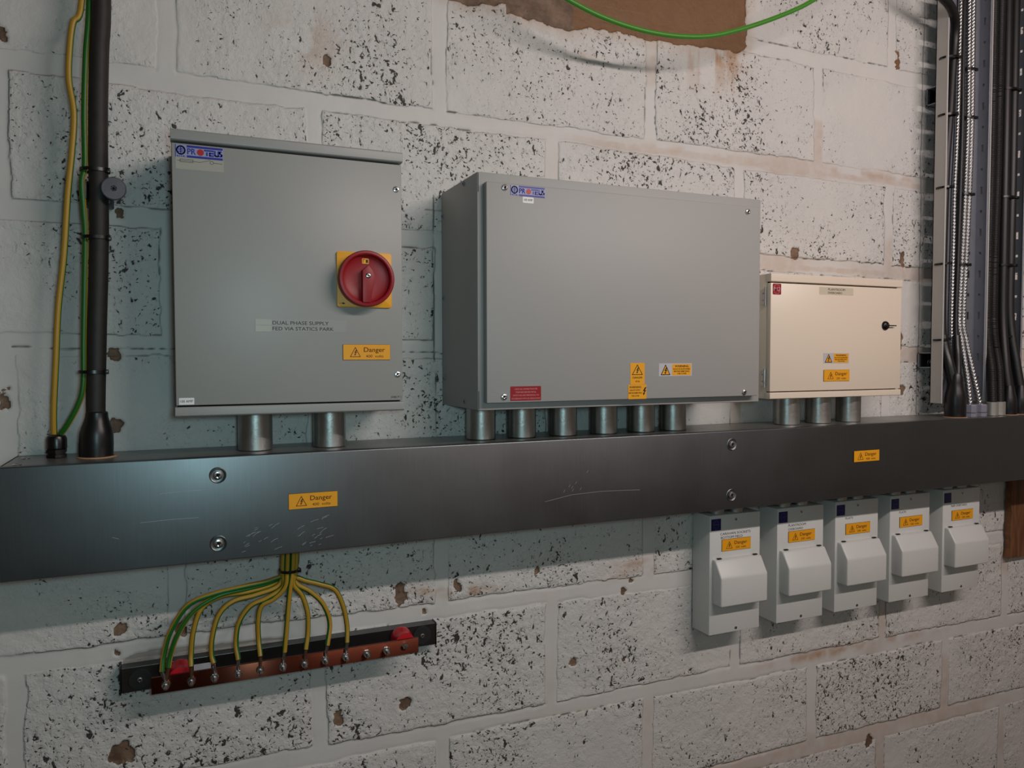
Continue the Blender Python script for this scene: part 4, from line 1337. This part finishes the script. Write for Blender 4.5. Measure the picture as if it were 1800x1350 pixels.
# ------------------------------------------------------------------ right side: support channels, trays
def strut(x0, x1, z0, z1, label):
    th = thing('support_channel', ((x0 + x1) / 2, 0, z0), label, 'support channel', 'channels behind the cable trays')
    b = B()
    b.box(x0, x1, -0.003, 0.0, z0, z1)
    b.box(x0, x1, -0.041, 0.0, z0, z0 + 0.0022)
    b.box(x0, x1, -0.041, 0.0, z1 - 0.0022, z1)
    b.box(x0, x1, -0.041, -0.0388, z0, z0 + 0.0045)
    b.box(x0, x1, -0.041, -0.0388, z1 - 0.0045, z1)
    b.box(x0, x0 + 0.0012, -0.041, -0.0385, z0, z1)
    b.build('channel', 'galv_tray', th, 0)
    for k in (0.012, 0.024, 0.036):
        c = B()
        pts = [(x0 + k + 0.004 * math.cos(a * 0.9), -0.030 + a * 0.0009, z0 + 0.014 + 0.006 * math.sin(a * 0.9)) for a in range(0, 14)]
        c.tube(pts, 0.0006, 6, 0.002)
        c.build('nut_spring', 'zinc', th)
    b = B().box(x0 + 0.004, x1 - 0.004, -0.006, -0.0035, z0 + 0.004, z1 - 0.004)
    b.build('inner_shadow_plate', 'black', th, 0).name = 'channel_shade_strip'  # black strip added to darken the channel's inside, where only shade falls
    return th
strut(1.6490, 1.915, 2.2400, 2.2810, 'upper slotted steel channel fixing the cable trays to the wall')
strut(1.6360, 1.915, 1.6140, 1.6510, 'lower slotted steel channel fixing the cable trays, right of the cream board')

def tray(x0, x1, z0, z1, label):
    th = thing('cable_tray', ((x0 + x1) / 2, 0, z0), label, 'cable tray', 'perforated cable trays up the wall')
    d0, d1, dt = 0.0410, 0.0425, 0.070
    # perforated base: cells of a grid, the holes left out
    holes = []
    z = z1 - 0.03
    k = 0
    while z > z0 + 0.02:
        for fx in (0.27, 0.54, 0.84):
            if k % 2:
                holes.append((x0 + fx * (x1 - x0), z, 0.0035, 0.0090))
            else:
                holes.append((x0 + fx * (x1 - x0), z, 0.0040, 0.0040))
        holes.append((x0 + 0.016, z + 0.0, 0.0125, 0.0062))
        z -= 0.050
        k += 1
    def perforated(u0, u1, fun, holes, th_):
        us = sorted(set([u0, u1] + [h[0] - h[2] for h in holes] + [h[0] + h[2] for h in holes]))
        ws = sorted(set([z0, z1] + [h[1] - h[3] for h in holes] + [h[1] + h[3] for h in holes]))
        us = [u for u in us if u0 <= u <= u1]
        ws = [w for w in ws if z0 <= w <= z1]
        bm = bmesh.new()
        V = {}
        def vert(i, j, s):
            key = (i, j, s)
            if key not in V:
                V[key] = bm.verts.new(fun(us[i], ws[j], s))
            return V[key]
        def solid(i, j):
            if i < 0 or j < 0 or i >= len(us) - 1 or j >= len(ws) - 1:
                return False
            uc, wc = (us[i] + us[i + 1]) / 2, (ws[j] + ws[j + 1]) / 2
            return not any(abs(uc - h[0]) < h[2] and abs(wc - h[1]) < h[3] for h in holes)
        for i in range(len(us) - 1):
            for j in range(len(ws) - 1):
                if not solid(i, j):
                    continue
                bm.faces.new((vert(i, j, 0), vert(i + 1, j, 0), vert(i + 1, j + 1, 0), vert(i, j + 1, 0)))
                bm.faces.new((vert(i, j, 1), vert(i, j + 1, 1), vert(i + 1, j + 1, 1), vert(i + 1, j, 1)))
                for (di, dj, a, c) in ((-1, 0, (i, j), (i, j + 1)), (1, 0, (i + 1, j), (i + 1, j + 1)), (0, -1, (i, j), (i + 1, j)), (0, 1, (i, j + 1), (i + 1, j + 1))):
                    if not solid(i + di, j + dj):
                        bm.faces.new((vert(*a, 0), vert(*c, 0), vert(*c, 1), vert(*a, 1)))
        bmesh.ops.recalc_face_normals(bm, faces=bm.faces)
        return B()._merge(bm, 0)
    perforated(x0, x1, lambda u, w, s: (u, -(d1 if s else d0), w), holes, 0.0015).build('base', 'galv_tray', th, 0)
    fh = []
    z = z1 - 0.03
    k = 0
    while z > z0 + 0.02:
        fh.append((0.0545, z, 0.0030, 0.0085 if k % 2 else 0.0030))
        z -= 0.050
        k += 1
    # side flanges with a rolled front edge
    b = B()
    b.box(x0, x0 + 0.0013, -dt, -d0, z0, z1)
    b.lathe((x0 + 0.0016, -dt, z0), (0, 0, 1), [(0.0021, 0), (0.0021, z1 - z0)], 10)
    b.build('side_flange', 'tray_side_lit', th)
    b = perforated(d0, dt, lambda u, w, s: (x1 - 0.0013 + (0.0013 if s else 0), -u, w), fh, 0.0013)
    b.lathe((x1 - 0.0016, -dt, z0), (0, 0, 1), [(0.0021, 0), (0.0021, z1 - z0)], 10)
    b.build('side_flange', 'galv_tray', th)
    return th
tray(1.6270, 1.7745, 1.5320, 2.62, 'left cable tray holding silver braided conduits, right of the block wall')
tray(1.7775, 1.9090, 1.5320, 2.62, 'right cable tray packed with black cables, at the right edge')

# ------------------------------------------------------------------ cables on the trays
def revy(pts):
    return [(x, y, z) for x, y, z in pts]
A_ = [(1.50, -0.105, 2.50), (1.5372, -0.10, 2.462), (1.5658, -0.095, 2.4477), (1.6125, -0.086, 2.433), (1.65, -0.070, 2.414), (1.6653, -0.058, 2.3778), (1.6635, -0.055, 2.3133), (1.657, -0.055, 2.2076), (1.6473, -0.055, 2.0752), (1.6433, -0.055, 1.8768), (1.6440, -0.055, 1.7305), (1.6460, -0.062, 1.6503), (1.6500, -0.078, 1.5905), (1.6530, -0.084, 1.56)]
t = thing('tray_cable', (1.6535, -0.085, 1.50), 'black cable entering the left tray from above and following its left edge', 'cable', 'black cables on the trays')
B().tube(A_, 0.0098, 20, 0.006).build('sheath', 'black', t)
t = thing('tray_cable', (1.665, -0.085, 1.50), 'black cable beside the silver conduits that joins the left one in a forked boot', 'cable', 'black cables on the trays')
B().tube([(1.7062, -0.050, 2.60), (1.7063, -0.050, 2.3205), (1.7075, -0.050, 2.2147), (1.7060, -0.050, 2.0815), (1.7020, -0.050, 1.8801), (1.6950, -0.053, 1.7314), (1.6890, -0.062, 1.6503), (1.6740, -0.078, 1.5968), (1.6640, -0.084, 1.56)], 0.0050, 18, 0.006).build('sheath', 'black', t)
t = thing('forked_boot', (1.6560, -0.085, 1.50), 'black forked heat shrink boot where two tray cables enter the trunking', 'cable boot')
b = B()
b.lathe((1.6560, -0.085, 1.5005), (0, 0, 1), [(0.0222, 0), (0.0226, 0.002), (0.0228, 0.030), (0.0228, 0.046), (0.0212, 0.056), (0.0180, 0.068), (0.0160, 0.080), (0.0150, 0.095), (0.0120, 0.102)], 32, cap=True)
b.tube([(1.6520, -0.083, 1.575), (1.6470, -0.074, 1.620), (1.6455, -0.064, 1.655), (1.6440, -0.057, 1.690)], 0.0122, 20, 0.004)
b.tube([(1.6620, -0.083, 1.575), (1.6760, -0.073, 1.615), (1.6880, -0.062, 1.655), (1.6930, -0.056, 1.690)], 0.0098, 20, 0.004)
b.build('boot', 'shrink', t)
B().lathe((1.6560, -0.085, 1.5002), (0, 0, 1), [(0.0, 0), (0.0260, 0), (0.0260, 0.0008), (0.0226, 0.0012)], 32, cap=False).build('cut_ring', 'putty', t)

def braided(pts, r, label, ridge=0.17, turns=4, pitch=0.0080):
    def rf(a, s):
        return r * (1 + ridge * math.sin(turns * a + 1.2 * math.sin(2 * PI * s / pitch)) * math.cos(2 * PI * s / pitch))
    o = B().tube(pts, r, 26, 0.0012, rfun=rf).build('flexible_conduit', 'braid', None, 80)
    return tag(o, label, 'flexible conduit', 'silver braided conduits')
S1 = [(1.6950, -0.0500, 2.60), (1.6950, -0.0485, 2.347), (1.6945, -0.0485, 2.2411), (1.6915, -0.0485, 2.1344), (1.6870, -0.0485, 2.0273), (1.6865, -0.0485, 1.9203), (1.6855, -0.0485, 1.8127), (1.6850, -0.0485, 1.72), (1.6880, -0.049, 1.64), (1.6860, -0.055, 1.5400)]
S2 = [(1.7190, -0.052, 2.60), (1.7213, -0.052, 2.401), (1.7240, -0.052, 2.216), (1.7188, -0.052, 2.0284), (1.7118, -0.052, 1.8667), (1.7050, -0.053, 1.7315), (1.7040, -0.062, 1.6773), (1.6995, -0.080, 1.5967), (1.6995, -0.0895, 1.5275)]
S3 = [(1.7340, -0.052, 2.60), (1.7345, -0.052, 2.4029), (1.7370, -0.052, 2.2176), (1.7330, -0.052, 2.0296), (1.7260, -0.052, 1.8675), (1.7195, -0.053, 1.7319), (1.7195, -0.062, 1.6774), (1.7225, -0.080, 1.5964), (1.7340, -0.0895, 1.5264)]
braided(S1, 0.0048, 'dull thin braided conduit, left of the bright silver pair on the left tray')
braided(S2, 0.0062, 'bright silver braided conduit, left one of the pair entering the grey glands')
braided(S3, 0.0062, 'bright silver braided conduit, right one of the pair entering the grey glands')
for x, lab in ((1.6995, 'left grey plastic gland on the trunking below the silver conduits'), (1.7338, 'right grey plastic gland on the trunking below the silver conduits')):
    g_ = thing('conduit_gland', (x, -0.0905, 1.50), lab, 'conduit gland', 'grey glands of the silver conduits')
    B().lathe((x, -0.0905, 1.5005), (0, 0, 1), [(0.0150, 0), (0.0150, 0.0075), (0.0140, 0.0085)], 8, cap=True).build('lock_nut', 'gland_grey', g_, 20)
    B().lathe((x, -0.0905, 1.5100), (0, 0, 1), [(0.0140, 0), (0.0150, 0.0008), (0.0150, 0.0165), (0.0138, 0.0190), (0.0080, 0.0192)], 8, cap=True).build('body', 'gland_grey', g_, 20)

def corrugated(pts, r, label):
    def rf(a, s):
        return r * (1 + 0.07 * math.sin(2 * PI * s / 0.0036))
    o = B().tube(pts, r, 20, 0.0009, rfun=rf).build('corrugated_conduit', 'black', None, 80)
    return tag(o, label, 'corrugated conduit', 'black corrugated conduits')
R1 = [(1.8010, -0.056, 2.60), (1.8028, -0.056, 2.2921), (1.8033, -0.056, 2.0891), (1.7997, -0.056, 1.8842), (1.7984, -0.057, 1.7331), (1.7926, -0.066, 1.664), (1.785, -0.080, 1.6093), (1.7769, -0.090, 1.5300)]
R2 = [(1.8275, -0.056, 2.60), (1.8253, -0.056, 2.2952), (1.8248, -0.056, 2.091), (1.8213, -0.056, 1.8852), (1.8200, -0.057, 1.7334), (1.8180, -0.066, 1.6641), (1.8116, -0.080, 1.609), (1.8035, -0.090, 1.5300)]
corrugated(R1, 0.0104, 'left black corrugated conduit on the right tray')
corrugated(R2, 0.0104, 'right black corrugated conduit on the right tray')
for x, lab in ((1.7771, 'left small silver coupler under the black corrugated conduits'), (1.8037, 'right small silver coupler under the black corrugated conduits')):
    coupler(x, 0.090, 1.5005, 1.5330, 0.0130, lab, 'small silver couplers at the right tray', 'silver')
K3 = [(1.8530, -0.055, 2.60), (1.8540, -0.055, 2.301), (1.8550, -0.055, 2.0954), (1.8560, -0.055, 1.8879), (1.8540, -0.058, 1.7342), (1.8450, -0.074, 1.6225), (1.8440, -0.084, 1.5600)]
K4 = [(1.8800, -0.055, 2.60), (1.8810, -0.055, 2.3041), (1.8820, -0.055, 2.0976), (1.8820, -0.055, 1.8889), (1.8810, -0.058, 1.7347), (1.8850, -0.074, 1.6223), (1.8880, -0.084, 1.5600)]
for pts, lab in ((K3, 'black cable next to the corrugated conduits on the right tray'), (K4, 'black cable furthest right on the right tray')):
    x, y, z = pts[-1]
    t = thing('tray_cable', (x, y, 1.50), lab, 'cable', 'black cables on the trays')
    B().tube(pts, 0.0112, 20, 0.006).build('sheath', 'black', t)
    B().lathe((x, y, 1.5005), (0, 0, 1), [(0.0190, 0), (0.0195, 0.002), (0.0195, 0.030), (0.0175, 0.042), (0.0135, 0.060), (0.0114, 0.070)], 28, cap=False).build('gland_shroud', 'shrink', t)
    B().lathe((x, y, 1.5002), (0, 0, 1), [(0.0, 0), (0.0230, 0), (0.0230, 0.0008), (0.0194, 0.0012)], 32, cap=False).build('cut_ring', 'putty', t)

# ties over the trays: flat bands round the flange and cable
zz = [(2.3330, 'highest'), (2.2020, 'second highest'), (2.0350, 'middle'), (1.8580, 'second lowest'), (1.6815, 'lowest')]
for (z, w_), xc in zip(zz, (1.6640, 1.6560, 1.6450, 1.6430, 1.6440)):
    half = (xc + 0.0115 - 1.6245) / 2
    tie((1.6245 + half, -0.0575, z), half, 0.0170, 0.0046, '%s black tie binding the cable to the left flange of the left tray' % w_, tilt=0.10, head=(1, -0.9), group='ties on the left tray edge')
for z, w_, xc in ((2.3200, 'highest', 1.7270), (2.2080, 'second highest', 1.7300), (2.0270, 'middle', 1.7250), (1.8600, 'second lowest', 1.7180), (1.6800, 'lowest', 1.7110)):
    tie((xc, -0.0520, z), 0.0165, 0.0100, 0.0046, '%s black tie round the pair of silver conduits' % w_, head=(1, -0.8), group='ties round the silver conduits')
for z, w_ in ((2.2900, 'highest'), (2.0300, 'middle'), (1.8650, 'second lowest'), (1.6900, 'lowest')):
    tie((1.8690, -0.0560, z), 0.0270, 0.0140, 0.0050, '%s black tie round the black cables on the right tray' % w_, head=(1, -0.8), group='ties on the right tray')

# ------------------------------------------------------------------ plywood board at the lower right edge
t = thing('plywood_board', (2.15, 0, 1.118), 'dark brown plywood board on the wall below the trunking at the right edge', 'wooden board')
pts = [(1.9680, 1.3500)]
z = 1.345
while z > 1.125:
    pts.append((1.9680 + random.uniform(-0.0022, 0.0022), z))
    z -= 0.012
pts += [(1.9660, 1.1180), (2.34, 1.1180), (2.34, 1.3500)]
B().prism(pts, 0.0, 0.0165).build('board', 'wood', t, 0)

# pale batten at the far right edge above the trunking
o = B().box(1.945, 1.990, -0.020, 0.0, 1.575, 1.730, 0.001).build('timber_batten', 'putty')
tag(o, 'short pale timber batten on the wall right of the trays', 'batten')
